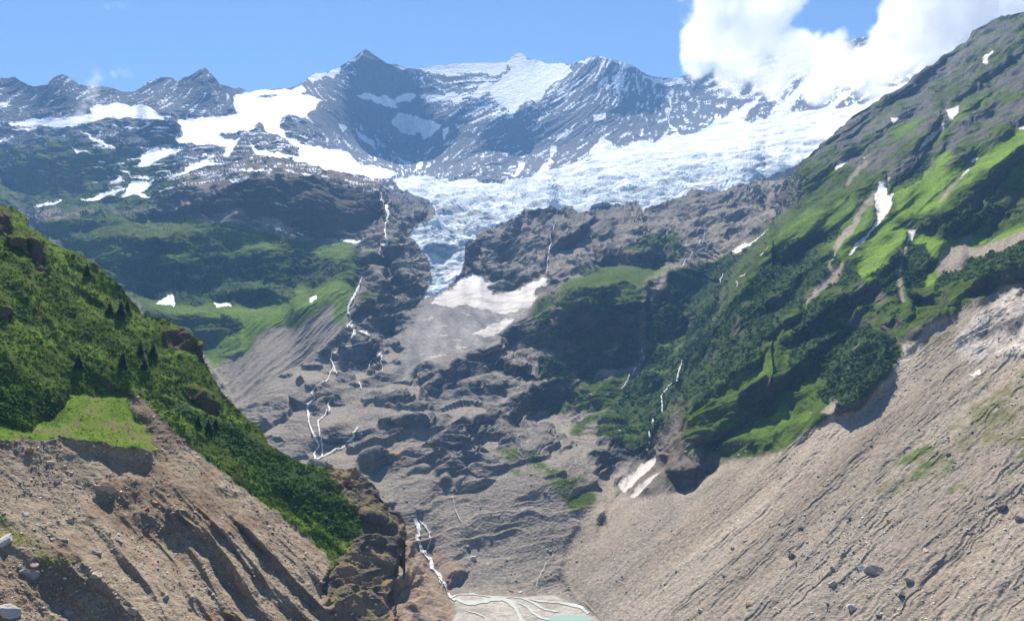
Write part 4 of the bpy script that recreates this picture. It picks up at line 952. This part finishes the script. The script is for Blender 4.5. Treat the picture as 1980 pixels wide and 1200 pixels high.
FALLS = [
 (LM, [(P('E',115,430,95,475,75,520,42,570,36,610,65,640,62,660,40,690,66,712,100,732,155,768), [4,6,6,7,7,8,7,6,5,5,3]), (P('E',60,690,55,720,70,760,60,780), 4), (P('E',30,690,45,740), 3)], 'tall white waterfall tumbling beside the green moraine crest in the middle', 'waterfall', 'waterfall'),
 (LM, [(P('B',205,1095,232,1150,250,1195,275,1260,252,1310,255,1350,262,1390,272,1410,232,1440,216,1465,236,1500), [2,4,5,5,4,4,4,6,4,4,3])], 'thin waterfall dropping down the dark cliff left of the ice fall', 'waterfall', 'waterfall'),
 (LM, [(P('D',2130,790,2060,810,1980,828,1930,855,1920,885,1932,920,1950,980), [3,3,4,5,4,4,2]), (P('D',1840,1030,1808,1080,1830,1112,1776,1150,1790,1190,1790,1250,1830,1350,1850,1390,1820,1430,1830,1460,1800,1490,1768,1500), [2,4,3,4,4,5,6,6,7,6,5,3]), (P('D',1920,1110,1900,1150,1912,1180,1845,1240,1850,1290,1865,1380,1872,1440,1840,1460), [2,4,3,3,4,4,4,4]), (P('D',2020,1370,1960,1405,1900,1435,1850,1455), [2,3,3,3]), (P('D',1935,925,1900,1000,1840,1035), 2)], 'braided white meltwater stream spreading over the grey rock steps', 'stream', 'stream'),
 (LM, [(P('H',95,85,72,118,85,150,40,165,15,195,-20,215), [3,7,9,5,3,2])], 'short white cascade right of the braided stream', 'waterfall', 'cascade'),
 (LM, [(P('E',235,848,230,890,168,910,155,950), [2,3,3,2]), ], 'small bent cascade over the rusty rock step in the middle', 'waterfall', 'cascade'),
 (LM, [(P('E',240,870,242,960), 1.8)], 'hairline straight cascade just right of the small bent one', 'waterfall', 'cascade'),
 (LM, [(P('E',103,1015,112,1058), 3)], 'tiny white cascade below and left of the small bent one', 'waterfall', 'cascade'),
 (LM, [(P('E',1245,95,1235,150,1205,230,1197,310,1185,385), 2.0)], 'hairline stream on the grey rock bulge right of the ice fall', 'stream', 'stream'),
 (LM, [(P('E',1742,830,1748,880,1700,940,1660,1010,1620,1055), [2,3,3,3,2])], 'white brook below the dark vertical gully in the green spur', 'stream', 'stream'),
 (LM, [(P('E',1985,880,1950,980,1920,1040,1870,1120,1855,1195,1820,1280,1790,1340,1785,1435), [2,3,3,3,4,2.5,2.5,2])], 'thin brook falling over the dark wall above the dirty snow strip', 'stream', 'stream'),
 (LM, [(P('F',130,110,125,180,80,240,40,300,0,345), 1.8)], 'faint trickle on the pale grey slabs left of the curved snow patch', 'stream', 'stream'),
 (LM, [(P('F',375,373,322,428,320,468), 2.6)], 'longest short waterfall in the dark clefts under the curved snow patch', 'waterfall', 'waterfall'),
 (LM, [(P('F',240,398,210,472), 2.2)], 'short waterfall on the brown wall left of the longest cleft waterfall', 'waterfall', 'waterfall'),
 (LM, [(P('F',500,232,460,292), 2.2)], 'short waterfall directly under the tip of the curved snow patch', 'waterfall', 'waterfall'),
 (LM, [(P('H',640,480,660,560,690,620,752,665), 1.8)], 'small trickle on the brown basin above the river bend', 'stream', 'stream'),
 (LM, [(P('H',1235,815,1195,860,1160,925,1130,1000), 1.7)], 'narrow pale trickle running down the scree to the delta', 'stream', 'stream'),
]
for i, (L, lines, label, nm, cat) in enumerate(FALLS):
    stream(nm, L, lines, label, cat, MAT_FOAM, WHITE if i < 10 else MILK)

# ------------------------------------------------------------------ shrubs
def leaf_mat(name):
    m, nt, N, Lk = new_mat(name)
    out = N('ShaderNodeOutputMaterial'); b = N('ShaderNodeBsdfPrincipled'); b.inputs['Roughness'].default_value = .75; b.inputs['Specular IOR Level'].default_value = .08
    at = N('ShaderNodeAttribute'); at.attribute_name = 'tint'
    tc = N('ShaderNodeTexCoord'); nz = N('ShaderNodeTexNoise'); nz.inputs['Scale'].default_value = .9; nz.inputs['Detail'].default_value = 3
    Lk(tc.outputs['Object'], nz.inputs['Vector'])
    mr = N('ShaderNodeMapRange'); mr.inputs['From Min'].default_value = .3; mr.inputs['From Max'].default_value = .7; mr.inputs['To Min'].default_value = .65; mr.inputs['To Max'].default_value = 1.4
    Lk(nz.outputs['Fac'], mr.inputs['Value'])
    sc = N('ShaderNodeVectorMath'); sc.operation = 'SCALE'; Lk(at.outputs['Color'], sc.inputs[0]); Lk(mr.outputs['Result'], sc.inputs['Scale'])
    Lk(sc.outputs['Vector'], b.inputs['Base Color'])
    tr = N('ShaderNodeBsdfTranslucent'); Lk(sc.outputs['Vector'], tr.inputs['Color'])
    mix = N('ShaderNodeMixShader'); mix.inputs['Fac'].default_value = .3
    Lk(b.outputs['BSDF'], mix.inputs[1]); Lk(tr.outputs['BSDF'], mix.inputs[2]); Lk(mix.outputs['Shader'], out.inputs['Surface'])
    return m
MAT_LEAF = leaf_mat('foliage')

def clump(n, leaf, rng, squash=.8):
    """n leaf-sprays spread through a low dome, unit radius"""
    d = rng.normal(size=(n, 3)); d[:, 2] = np.abs(d[:, 2]) * .9 - .1; d /= np.linalg.norm(d, axis=1, keepdims=True)
    r = rng.uniform(.45, 1.0, (n, 1)) ** .6 * (1 + .25 * np.sin(d[:, :1] * 5 + rng.uniform(0, 6)) )
    c = d * r; c[:, 2] = c[:, 2] * squash + .1
    nrm = d + rng.normal(size=(n, 3)) * .55 + [0, 0, .3]; nrm /= np.linalg.norm(nrm, axis=1, keepdims=True)
    u = np.cross(nrm, rng.normal(size=(n, 3))); u /= np.linalg.norm(u, axis=1, keepdims=True); v = np.cross(nrm, u)
    s = leaf * rng.uniform(.6, 1.3, (n, 1))
    V = np.stack([c + u * s, c - u * s * .6 + v * s * .8, c - u * s * .5 - v * s * .9], 1)
    return V.astype(F32)

def scatter(L, mask, per_px2, rad, leaves, leafsize, tint, name, lift=.0, cap=60000, up=(0, 0, 1)):
    rng = np.random.default_rng(len(name) + leaves)
    rowh = (L.PY[1] - L.PY[0])[None]
    pr = mask * per_px2 * L.step * rowh
    pick = np.argwhere(rng.random(mask.shape) < pr)
    if len(pick) > cap: pick = pick[rng.permutation(len(pick))[:cap]]
    P0 = L.V[pick[:, 0], pick[:, 1]]
    n = len(P0)
    tmpl = np.stack([clump(leaves, leafsize, rng) for _ in range(14)])
    r = rad * rng.uniform(.55, 1.45, n) * np.exp(.25 * rng.normal(size=n))
    ang = rng.uniform(0, 6.283, n); ca, sa = np.cos(ang), np.sin(ang)
    T = tmpl[rng.integers(0, 14, n)].reshape(n, -1, 3) * r[:, None, None]
    X = T[..., 0] * ca[:, None] - T[..., 1] * sa[:, None]; Y = T[..., 0] * sa[:, None] + T[..., 1] * ca[:, None]
    V = np.stack([X, Y, T[..., 2] + lift], -1) + P0[:, None]
    base = np.asarray(tint, F32)[None] * np.exp(rng.normal(size=(n, 1)) * .22) * (1 + rng.normal(size=(n, 3)) * .05)
    leafv = np.exp(rng.normal(size=(n, leaves, 1)) * .2)
    C = np.repeat((base[:, None] * leafv), 3, axis=1).reshape(-1, 3)
    V = V.reshape(-1, 3)
    return V, np.arange(len(V)).reshape(-1, 3), C.astype(F32), P0, r, pick

def shrub_cover(name, L, mask, *a, squash_=None, **k):
    V, Fq, C, P0, r, pick = scatter(L, mask, *a, name=name, **k)
    print(name, len(P0))
    return stuff(mesh_obj(name, V, Fq, C, MAT_LEAF))

T_SH = (.048, .094, .018)
shrub_cover('alder_scrub', LR, LR.m['shr'] * (LR.m['nz'] > .15), .075, 2.3, 16, .55, T_SH)
shrub_cover('mountain_scrub', LM, LM.m['shr'] * (LM.m['nz'] > .1), .06, 3.2, 14, .6, T_SH)
m = LL.m
dl = np.clip(sstep(-.35, .35, m['nB'] + .7 * m['nA'] + .25 * m['nC']), 0, 1) * m['hill'] * (1 - m['rockp'])
sh1 = LL.paint([P('D',-150,1030,230,1080,430,1110,450,1160,400,1210,200,1240,-150,1260)], 6, 20, 403)
dl = np.maximum(dl * .55, np.maximum(sh1 * .9, m['sb'] * 1.0))
dl = dl * (1 - m['ben'] * .97) * (1 - m['scr'])
shrub_cover('hillside_scrub', LL, dl, .036, 1.05, 32, .36, (.062, .120, .020))

tus = np.clip(m['hill'] * (1 - m['rockp']) * sstep(-.6, .1, m['nB'] + m['nC'] * .5 + .3) + m['ben'] * .9, 0, 1) * (1 - m['scr'])
shrub_cover('tussock_grass', LL, tus * (1 - m['ben']), .055, .62, 12, .5, (.100, .165, .020), squash_=.6)
shrub_cover('meadow_tufts', LL, m['ben'] * (1 - m['scr']) * sstep(-.45, .1, m['nC'] * .6 - m['nB'] + .2), .05, .34, 10, .5, (.125, .195, .026))

# ------------------------------------------------------------------ conifers on the left hillside
MAT_BARK = ground_mat('bark', grain=.3, gscale=3, bump=.4, bdist=.05)
def conifer_parts(h, seed):
    rng = np.random.default_rng(seed)
    tri = []
    nt_ = int(9 + h * 1.1)
    for k in range(nt_):
        z = h * (.10 + .88 * k / nt_); r = h * .40 * (1 - (z / h)) ** .6 * rng.uniform(.7, 1.25) + .08
        nb = int(7 + 7 * (1 - z / h))
        a0 = rng.uniform(0, 6.28)
        for j in range(nb):
            a = a0 + j * 6.283 / nb + rng.uniform(-.25, .25); rr = r * rng.uniform(.65, 1.15)
            c, s = math.cos(a), math.sin(a)
            for q in range(3):                                   # three drooping needle sprays along each branch
                f0, f1 = q / 3, (q + 1) / 3 + .1
                wd = (.30 + .2 * rng.random()) * rr * (1 - .5 * f0) * .8
                p0 = np.array([c * rr * f0, s * rr * f0, z - .28 * rr * f0 * f0]); p1 = np.array([c * rr * f1, s * rr * f1, z - .35 * rr * f1 * f1 + rng.uniform(-.06, .06) * h * .3])
                side = np.array([-s, c, rng.uniform(-.3, .3)]) * wd
                tri.append([p0 + side, p1, p0 - side])
    tri = np.array(tri, F32)
    V = tri.reshape(-1, 3)
    tint = np.repeat(np.asarray((.034, .064, .024), F32)[None] * np.exp(rng.normal(size=(len(tri), 1)) * .25), 3, 0)
    n = 7; ring = []
    for zz, rr in ((-.8, .035 * h), (.1 * h, .028 * h), (.5 * h, .016 * h), (.97 * h, .003 * h)):
        a = np.arange(n) * 6.283 / n; ring.append(np.stack([np.cos(a) * rr, np.sin(a) * rr, a * 0 + zz], 1))
    TV = np.concatenate(ring); TF = np.array([[i * n + j, i * n + (j + 1) % n, (i + 1) * n + (j + 1) % n, (i + 1) * n + j] for i in range(3) for j in range(n)])
    return V, tint, TV, TF

TREES = [(150,716,30,'largest dark conifer standing alone in the middle of the left hillside'), (238,706,26,'bushy dark conifer right of the largest one on the left hillside'), (270,688,24,'slim conifer on the grass near the right edge of the left hillside'), (297,688,26,'dark conifer closest to the rock knob on the left hillside edge'), (278,716,22,'conifer just below the slim one near the hillside edge'),
 (213,606,22,'conifer at the upper left of the dark thicket below the skyline'), (233,612,28,'tall conifer in the middle of the dark thicket below the skyline'), (247,604,24,'conifer at the right side of the dark thicket below the skyline'), (168,534,22,'lone conifer high up close under the left skyline'),
 (383,822,20,'left conifer of three above the shrub belt'), (403,832,22,'middle conifer of three above the shrub belt'), (417,826,18,'right conifer of three above the shrub belt')]
for i, (px, py, hp_, lab) in enumerate(TREES):
    p = look(LL, px, py); h = hp_ / FPX * p[1] * 1.12
    V, ti, TV, TF = conifer_parts(h, 900 + i)
    e = bpy.data.objects.new('conifer', None); COL.objects.link(e); e.location = p; tag(e, lab, 'tree', 'conifers on the left hillside')
    c = mesh_obj('crown', V, np.arange(len(V)).reshape(-1, 3), ti, MAT_LEAF); c.parent = e
    t = mesh_obj('trunk', TV, TF, np.tile(col(.06, .045, .035), (len(TV), 1)), MAT_BARK); t.parent = e

# ------------------------------------------------------------------ boulders and stones
def ico(sub):
    t = (1 + 5 ** .5) / 2
    v = [(-1,t,0),(1,t,0),(-1,-t,0),(1,-t,0),(0,-1,t),(0,1,t),(0,-1,-t),(0,1,-t),(t,0,-1),(t,0,1),(-t,0,-1),(-t,0,1)]
    f = [(0,11,5),(0,5,1),(0,1,7),(0,7,10),(0,10,11),(1,5,9),(5,11,4),(11,10,2),(10,7,6),(7,1,8),(3,9,4),(3,4,2),(3,2,6),(3,6,8),(3,8,9),(4,9,5),(2,4,11),(6,2,10),(8,6,7),(9,8,1)]
    v = [np.array(p) / np.linalg.norm(p) for p in v]
    for _ in range(sub):
        cache = {}; nf = []
        def mid(a, b):
            k = (min(a, b), max(a, b))
            if k not in cache:
                m_ = v[a] + v[b]; v.append(m_ / np.linalg.norm(m_)); cache[k] = len(v) - 1
            return cache[k]
        for a, b, c in f:
            ab, bc, ca = mid(a, b), mid(b, c), mid(c, a); nf += [(a, ab, ca), (b, bc, ab), (c, ca, bc), (ab, bc, ca)]
        f = nf
    return np.array(v, F32), np.array(f)

def rock_shape(sub, seed):
    V, Fq = ico(sub); rng = np.random.default_rng(seed)
    # cut the ball by random planes so that it gets flat broken faces, then roughen it
    for _ in range(8):
        nrm = rng.normal(size=3); nrm /= np.linalg.norm(nrm); dcut = rng.uniform(.32, .72)
        e = V @ nrm - dcut; V = V - np.maximum(e, 0)[:, None] * nrm
    V = V * (1 + .10 * pn(V[:, 0] * 2.2, V[:, 1] * 2.2, V[:, 2] * 2.2, seed % 50)[:, None] + .05 * pn(V[:, 0] * 6, V[:, 1] * 6, V[:, 2] * 6, seed % 50)[:, None])
    return (V * rng.uniform([1.0, .9, .6], [1.5, 1.3, .95])).astype(F32), Fq
MAT_BOULDER = ground_mat('boulder_stone', grain=.25, gscale=1.2, bump=.6, bdist=.15)
GREY, PALE_, ORANGE, DARK, PINK = col(.30, .28, .255), col(.48, .44, .39), col(.42, .235, .13), col(.17, .15, .13), col(.42, .335, .27)
ROCKS = [(203,946,17,PINK,'big pale flat-topped boulder jutting from the scarp below the meadow terrace'), (283,982,6,ORANGE,'rusty orange boulder with a dark shadow below the scarp'), (297,972,5,ORANGE,'second orange boulder just right of the rusty one'), (12,1046,15,PALE_,'pale boulder on the mossy ridge at the left edge'), (55,1110,16,GREY,'wide dark-shadowed boulder stuck in the brown bank at the lower left'), (17,1184,19,PALE_,'big light boulder in the bottom left corner'), (49,994,9,PALE_,'pale rounded boulder on the scree above the mossy ridge'), (230,1046,8,GREY,'blue-grey boulder alone on the smooth scree'), (184,1070,10,PINK,'pinkish boulder with shadow in the middle of the left scree'), (137,1009,9,PINK,'wide pink boulder left of the scree centre'), (151,940,6,GREY,'grey boulder left of the big flat-topped one'), (272,1088,8,PALE_,'pale pair-like boulder low on the left scree'), (303,1087,4,DARK,'small dark boulder beside the pale one low on the scree'), (322,1156,8,GREY,'tilted blue-grey slab near the bottom of the left scree'), (186,1112,11,PINK,'broad pink rock beside the lower end of the mossy ridge'), (252,1182,13,PINK,'large pink rock at the bottom edge of the left scree'), (133,1183,8,GREY,'grey rock in the brown bank at the bottom'), (103,1040,6,GREY,'grey boulder upper of the pair on the scree above the moss'), (125,1045,8,PINK,'pink block on the scree above the mossy ridge'), (53,872,9,ORANGE,'brown-red ledge block under the left end of the meadow terrace'), (113,930,6,GREY,'grey block under the meadow terrace scarp'), (190,1139,6,DARK,'small dark boulder on the mossy ridge end'), (293,947,5,PALE_,'pale stone high in the rubble of the scarp'), (330,983,6,PINK,'pink boulder right of the orange pair'), (587,1076,5,ORANGE,'orange stone near the right end of the left scree'), (97,893,7,PINK,'pink stone below the turf edge'), (66,1094,7,PINK,'pink rock on the brown bank crest'),
 (1692,1106,17,PINK,'largest boulder on the right scree, squat with a deep shadow'), (1663,1099,13,PALE_,'pale boulder leaning left of the largest on the right scree'), (1757,1121,9,PINK,'pink boulder right of the largest on the right scree'), (1610,1099,7,GREY,'grey boulder left of the pale leaning one'), (1443,1046,6,PINK,'lone angular boulder on the smooth part of the right scree'), (1353,1180,6,PALE_,'whitish boulder near the bottom of the right scree'), (1448,1169,6,ORANGE,'bright orange boulder near the bottom of the right scree'), (1648,1176,9,PALE_,'long white boulder at the bottom of the right scree'), (1539,1088,7,ORANGE,'orange block among dark rubble on the right scree'), (1720,1006,5,ORANGE,'orange-brown boulder in the upper right scree'), (1642,1001,9,DARK,'dark overhanging block high on the right scree'), (1833,879,6,DARK,'dark boulder at the upper edge of the olive grass'), (1870,1066,6,PALE_,'small bright white boulder on the ribbed right scree'), (1972,1002,12,PINK,'big ledge boulder at the right edge'), (1938,982,9,DARK,'dark boulder beside the ledge boulder at the right edge'), (1583,922,5,DARK,'dark boulder in the stone chute of the right scree'), (1685,851,4,ORANGE,'small rusty boulder high on the right scree'), (1508,1012,4,GREY,'small grey boulder above the dark rubble'), (1533,1076,8,DARK,'black blocky boulder in the dark rubble'), (1610,1132,10,PINK,'upright pink block below the grey boulder'), (1743,1150,11,DARK,'dark block below the pink boulder'), (1417,1061,5,GREY,'grey boulder by the thin dry channel'), (1547,1021,5,DARK,'dark boulder on the scree above the black block'), (1880,1029,7,DARK,'dark block amid the ribs at the right'), (1600,1165,6,GREY,'grey block low between the ribs'), (1400,1110,5,GREY,'grey boulder left of the orange one'), (1790,1063,6,PINK,'pink boulder on a rib crest'), (1700,1190,7,DARK,'dark boulder at the bottom of the ribs'), (1575,1010,4,PALE_,'pale stone left of the dark overhanging block'),
 (1055,957,5,DARK,'dark boulder alone on the olive basin'), (1027,917,4,GREY,'grey boulder above the lone dark one in the basin'), (1064,1065,4,PALE_,'pale boulder on the scree above the delta'), (1102,1136,4,GREY,'grey boulder near the delta edge'), (915,1082,8,PALE_,'pale fractured block right of the river bend'), (905,1055,5,GREY,'grey block above the pale fractured one'), (990,1144,6,ORANGE,'red-brown slab lying at the upper edge of the delta'), (1005,1146,5,PALE_,'pale slab beside the red-brown one at the delta')]
for i, (px, py, rp, tint, lab) in enumerate(ROCKS):
    L = layer_at(px, py); p = look(L, px, py); r = rp / FPX * p[1]
    V, Fq = rock_shape(3, 700 + i)
    o = mesh_obj('boulder', V * r, Fq, np.tile(tint * 1.0, (len(V), 1)) * (1 + .12 * pn(V[:, 0] * 3, V[:, 1] * 3, V[:, 2] * 3, i))[:, None], MAT_BOULDER)
    o.location = p + np.array([0, 0, r * .02]); o.rotation_euler = (random.uniform(-.3, .3), random.uniform(-.3, .3), random.uniform(0, 6.28))
    tag(o, lab, 'boulder', 'boulders on the slopes')

def stones(name, L, mask, per_px2, rpx, sub, cap, tints, wmin=.35, wmax=2.2):
    rng = np.random.default_rng(len(name) * 7 + cap)
    rowh = (L.PY[1] - L.PY[0])[None]
    pick = np.argwhere(rng.random(mask.shape) < mask * per_px2 * L.step * rowh)
    if len(pick) > cap: pick = pick[rng.permutation(len(pick))[:cap]]
    P0 = L.V[pick[:, 0], pick[:, 1]]; n = len(P0)
    shp = [rock_shape(sub, 1300 + k) for k in range(16)]
    T = np.stack([s[0] for s in shp]); Fq = shp[0][1]
    r = rpx * np.clip(rng.pareto(2.2, n) * .5 + wmin, wmin, wmax) / FPX * P0[:, 1]
    a = rng.uniform(0, 6.283, n); ca, sa = np.cos(a), np.sin(a)
    q = T[rng.integers(0, 16, n)] * r[:, None, None]
    V = np.stack([q[..., 0] * ca[:, None] - q[..., 1] * sa[:, None], q[..., 0] * sa[:, None] + q[..., 1] * ca[:, None], q[..., 2] + r[:, None] * .05], -1) + P0[:, None]
    nv = V.shape[1]
    tt = np.stack(tints)[rng.integers(0, len(tints), n)] * np.exp(rng.normal(size=(n, 1)) * .2)
    F_ = (Fq[None] + (np.arange(n) * nv)[:, None, None]).reshape(-1, 3)
    print(name, n)
    return stuff(mesh_obj(name, V.reshape(-1, 3), F_, np.repeat(tt, nv, 0).astype(F32), MAT_BOULDER))
sA = pn(LL.V[..., 0] / 22, LL.V[..., 1] / 22, LL.V[..., 2] / 14, 611)
stones('loose_stones', LL, LL.m['scr'] * sstep(-.5, .5, sA), .055, 1.6, 1, 12000, [PINK, PINK, GREY, PALE_, ORANGE * .8, DARK * 1.3])
sA = pn(LR.V[..., 0] / 40, LR.V[..., 1] / 40, LR.V[..., 2] / 30, 612)
stones('loose_stones', LR, LR.m['scr'] * np.maximum(sstep(-.35, .55, sA), 1.6 * LR.paint([P('I',560,700,700,640,900,560,1050,600,1150,780,1300,900,1250,1100,1050,1050,850,950,620,960), P('I',1650,560,1800,500,1980,560,1980,760,1800,800,1640,700)], 10, 40, 620)), .040, 1.3, 1, 14000, [PINK, GREY, PALE_, PALE_, DARK])
sA = pn(LM.V[..., 0] / 60, LM.V[..., 1] / 60, LM.V[..., 2] / 40, 613)
mk = ((LM.PY > 830) * (LM.PX > 640) * (LM.m['delta'] < .2) * sstep(-.4, .5, sA)).astype(F32)
stones('loose_stones', LM, mk, .018, 1.2, 1, 5000, [PINK, GREY, PALE_, DARK])

# ------------------------------------------------------------------ clouds
def cloud(name, label, d, blobs, dens, nscale, namp, step, edge=.3, depth=1.0, group=None, aniso=.35):
    B = []
    for px, py, r, *dd in blobs:
        c = unproj(px, py, d + (dd[0] if dd else 0)); B.append((c, r / FPX * d))
    o0 = np.mean([b[0] for b in B], 0)
    Vs, Fs, off = [], [], 0
    V1, F1 = ico(3)
    for c, r in B:
        Vs.append(V1 * r * 1.10 * np.array([1, depth, 1]) + (c - o0)); Fs.append(F1 + off); off += len(V1)
    m, nt, N, Lk = new_mat(name + '_vapour')
    ob = mesh_obj(name, np.concatenate(Vs), np.concatenate(Fs), None, m)
    ob.location = o0
    if len(B) > 1:
        md = ob.modifiers.new('remesh', 'REMESH'); md.mode = 'VOXEL'; md.voxel_size = min(b[1] for b in B) * .22
        dg = bpy.context.evaluated_depsgraph_get(); me = bpy.data.meshes.new_from_object(ob.evaluated_get(dg))
        ob.modifiers.clear(); ob.data = me
        if not me.materials: me.materials.append(m)
    out = N('ShaderNodeOutputMaterial'); v = N('ShaderNodeVolumePrincipled')
    v.inputs['Color'].default_value = (.93, .93, .935, 1); v.inputs['Anisotropy'].default_value = aniso
    tc = N('ShaderNodeTexCoord')
    last = None
    for c, r in B:
        dn = N('ShaderNodeVectorMath'); dn.operation = 'SUBTRACT'; Lk(tc.outputs['Object'], dn.inputs[0]); dn.inputs[1].default_value = tuple(c - o0)
        mu = N('ShaderNodeVectorMath'); mu.operation = 'MULTIPLY'; Lk(dn.outputs['Vector'], mu.inputs[0]); mu.inputs[1].default_value = (1 / r, 1 / (r * depth), 1 / r)
        le = N('ShaderNodeVectorMath'); le.operation = 'LENGTH'; Lk(mu.outputs['Vector'], le.inputs[0])
        sb = N('ShaderNodeMath'); sb.operation = 'SUBTRACT'; sb.inputs[0].default_value = 1.0; Lk(le.outputs['Value'], sb.inputs[1])
        if last is None: last = sb
        else:
            mx = N('ShaderNodeMath'); mx.operation = 'SMOOTH_MAX'; mx.inputs[2].default_value = .12
            Lk(last.outputs['Value'], mx.inputs[0]); Lk(sb.outputs['Value'], mx.inputs[1]); last = mx
    nz = N('ShaderNodeTexNoise'); nz.inputs['Scale'].default_value = nscale; nz.inputs['Detail'].default_value = 6; nz.inputs['Roughness'].default_value = .64
    Lk(tc.outputs['Object'], nz.inputs['Vector'])
    a = N('ShaderNodeMath'); a.operation = 'MULTIPLY_ADD'; Lk(nz.outputs['Fac'], a.inputs[0]); a.inputs[1].default_value = namp; a.inputs[2].default_value = -namp * .55
    s = N('ShaderNodeMath'); s.operation = 'ADD'; Lk(a.outputs['Value'], s.inputs[0]); Lk(last.outputs['Value'], s.inputs[1])
    mr = N('ShaderNodeMapRange'); mr.interpolation_type = 'SMOOTHSTEP'; mr.inputs['From Min'].default_value = .05; mr.inputs['From Max'].default_value = .05 + edge; mr.inputs['To Max'].default_value = dens
    Lk(s.outputs['Value'], mr.inputs['Value']); Lk(mr.outputs['Result'], v.inputs['Density']); Lk(v.outputs['Volume'], out.inputs['Volume'])
    tag(ob, label, 'cloud', group)
    if hasattr(m, 'cycles'): m.cycles.volume_step_rate = step
    return ob
CLOUDS = True
if CLOUDS:
    cloud('cloud', 'huge bright white cumulus cloud wrapping the mountain crest at the upper right', 4700,
      [(1400,-25,95),(1485,15,80),(1375,65,72),(1450,75,90),(1535,100,70),(1605,118,62),(1350,125,45),(1668,135,60),(1725,105,70),(1785,75,85),(1750,10,62),(1855,20,95),(1810,-50,100),(1940,-10,80),(1410,140,50),(1500,140,55),(1590,165,42),(1690,165,36)], .007, .0055, 1.9, .35, .30, aniso=.3)
    for px, py, r, lab in ((176,182,46,'thin wisp of mist rising over the left snow shelf'), (236,140,26,'small flat wisp of cloud above the left ridge saddle'), (222,14,24,'tiny torn cloud scrap high in the sky at the upper left'), (277,192,16,'faint mist scrap in front of the dark ridge right of the snow shelf')):
        rr = random.Random(int(px)); bl = []
        for q in range(6):
            f = (q - 2.5) / 2.5
            bl.append((px + f * r * (.35 if r > 40 else .8) + rr.uniform(-.2, .2) * r, py + (-f * r * .75 if r > 40 else rr.uniform(-.25, .25) * r), r * rr.uniform(.28, .5)))
        cloud('cloud', lab, 4900, bl, .0035 if py > 100 else .003, .013, 2.6, .15, .9, 1.0, 'small cloud wisps at the left')
# ------------------------------------------------------------------ daylight, sky, haze
SUN_AZ, SUN_EL = math.radians(-14), math.radians(49)      # azimuth from the view axis, towards the right
w = bpy.data.worlds.new('World'); SC.world = w; w.use_nodes = True
nt = w.node_tree; nt.nodes.clear()
sky = nt.nodes.new('ShaderNodeTexSky'); sky.sky_type = 'NISHITA'; sky.sun_disc = False
sky.sun_elevation = SUN_EL; sky.sun_rotation = SUN_AZ
sky.altitude = 1800; sky.air_density = 1.0; sky.dust_density = .05; sky.ozone_density = 4.5
bg = nt.nodes.new('ShaderNodeBackground'); bg.inputs['Strength'].default_value = SKY_STRENGTH
ow = nt.nodes.new('ShaderNodeOutputWorld')
nt.links.new(sky.outputs['Color'], bg.inputs['Color']); nt.links.new(bg.outputs['Background'], ow.inputs['Surface'])
sd = bpy.data.lights.new('sun', 'SUN'); sd.energy = SUN_STRENGTH; sd.angle = math.radians(.5); sd.color = (1.0, .945, .86)
so = bpy.data.objects.new('sun', sd); COL.objects.link(so)
from mathutils import Vector
sv = Vector((math.sin(SUN_AZ) * math.cos(SUN_EL), math.cos(SUN_AZ) * math.cos(SUN_EL), math.sin(SUN_EL)))
so.rotation_euler = sv.to_track_quat('Z', 'Y').to_euler()
so.location = (0, 0, 500)

def haze():
    lo = np.array([1e9] * 3); hi = -lo
    for o in SC.objects:
        if o.type == 'MESH' and not o.name.startswith('cloud'):
            c = np.array([o.matrix_world @ Vector(b) for b in o.bound_box]); lo = np.minimum(lo, c.min(0)); hi = np.maximum(hi, c.max(0))
    lo -= [60, 0, 1]; hi += [60, 60, 12]; lo[1] = -80
    m, nt, N, Lk = new_mat('haze_air')
    out = N('ShaderNodeOutputMaterial'); v = N('ShaderNodeVolumePrincipled')
    v.inputs['Color'].default_value = (*HAZE_COLOR, 1); v.inputs['Density'].default_value = HAZE_DENSITY; v.inputs['Anisotropy'].default_value = .0
    Lk(v.outputs['Volume'], out.inputs['Volume'])
    V = np.array([[(lo, hi)[i][0], (lo, hi)[j][1], (lo, hi)[k][2]] for i in (0, 1) for j in (0, 1) for k in (0, 1)])
    Fq = np.array([[0, 1, 3, 2], [4, 6, 7, 5], [0, 4, 5, 1], [2, 3, 7, 6], [0, 2, 6, 4], [1, 5, 7, 3]])
    o = mesh_obj('haze', V, Fq, None, m); stuff(o)
    return o
bpy.context.view_layer.update()
haze()

vs = SC.view_settings
vs.view_transform = 'Standard'; vs.look = 'None'; vs.gamma = 1; vs.use_curve_mapping = False; vs.exposure = EXPOSURE
cy = SC.cycles
cy.use_denoising = True; cy.denoising_input_passes = 'RGB_ALBEDO_NORMAL'; cy.denoising_prefilter = 'ACCURATE'
try: cy.denoiser = 'OPENIMAGEDENOISE'
except Exception: pass
cy.max_bounces = 12; cy.diffuse_bounces = 3; cy.glossy_bounces = 2; cy.transmission_bounces = 2; cy.volume_bounces = 10; cy.transparent_max_bounces = 8
cy.use_adaptive_sampling = True; cy.adaptive_threshold = .015
cy.caustics_reflective = False; cy.caustics_refractive = False
cy.volume_step_rate = 1.0; cy.volume_max_steps = 256
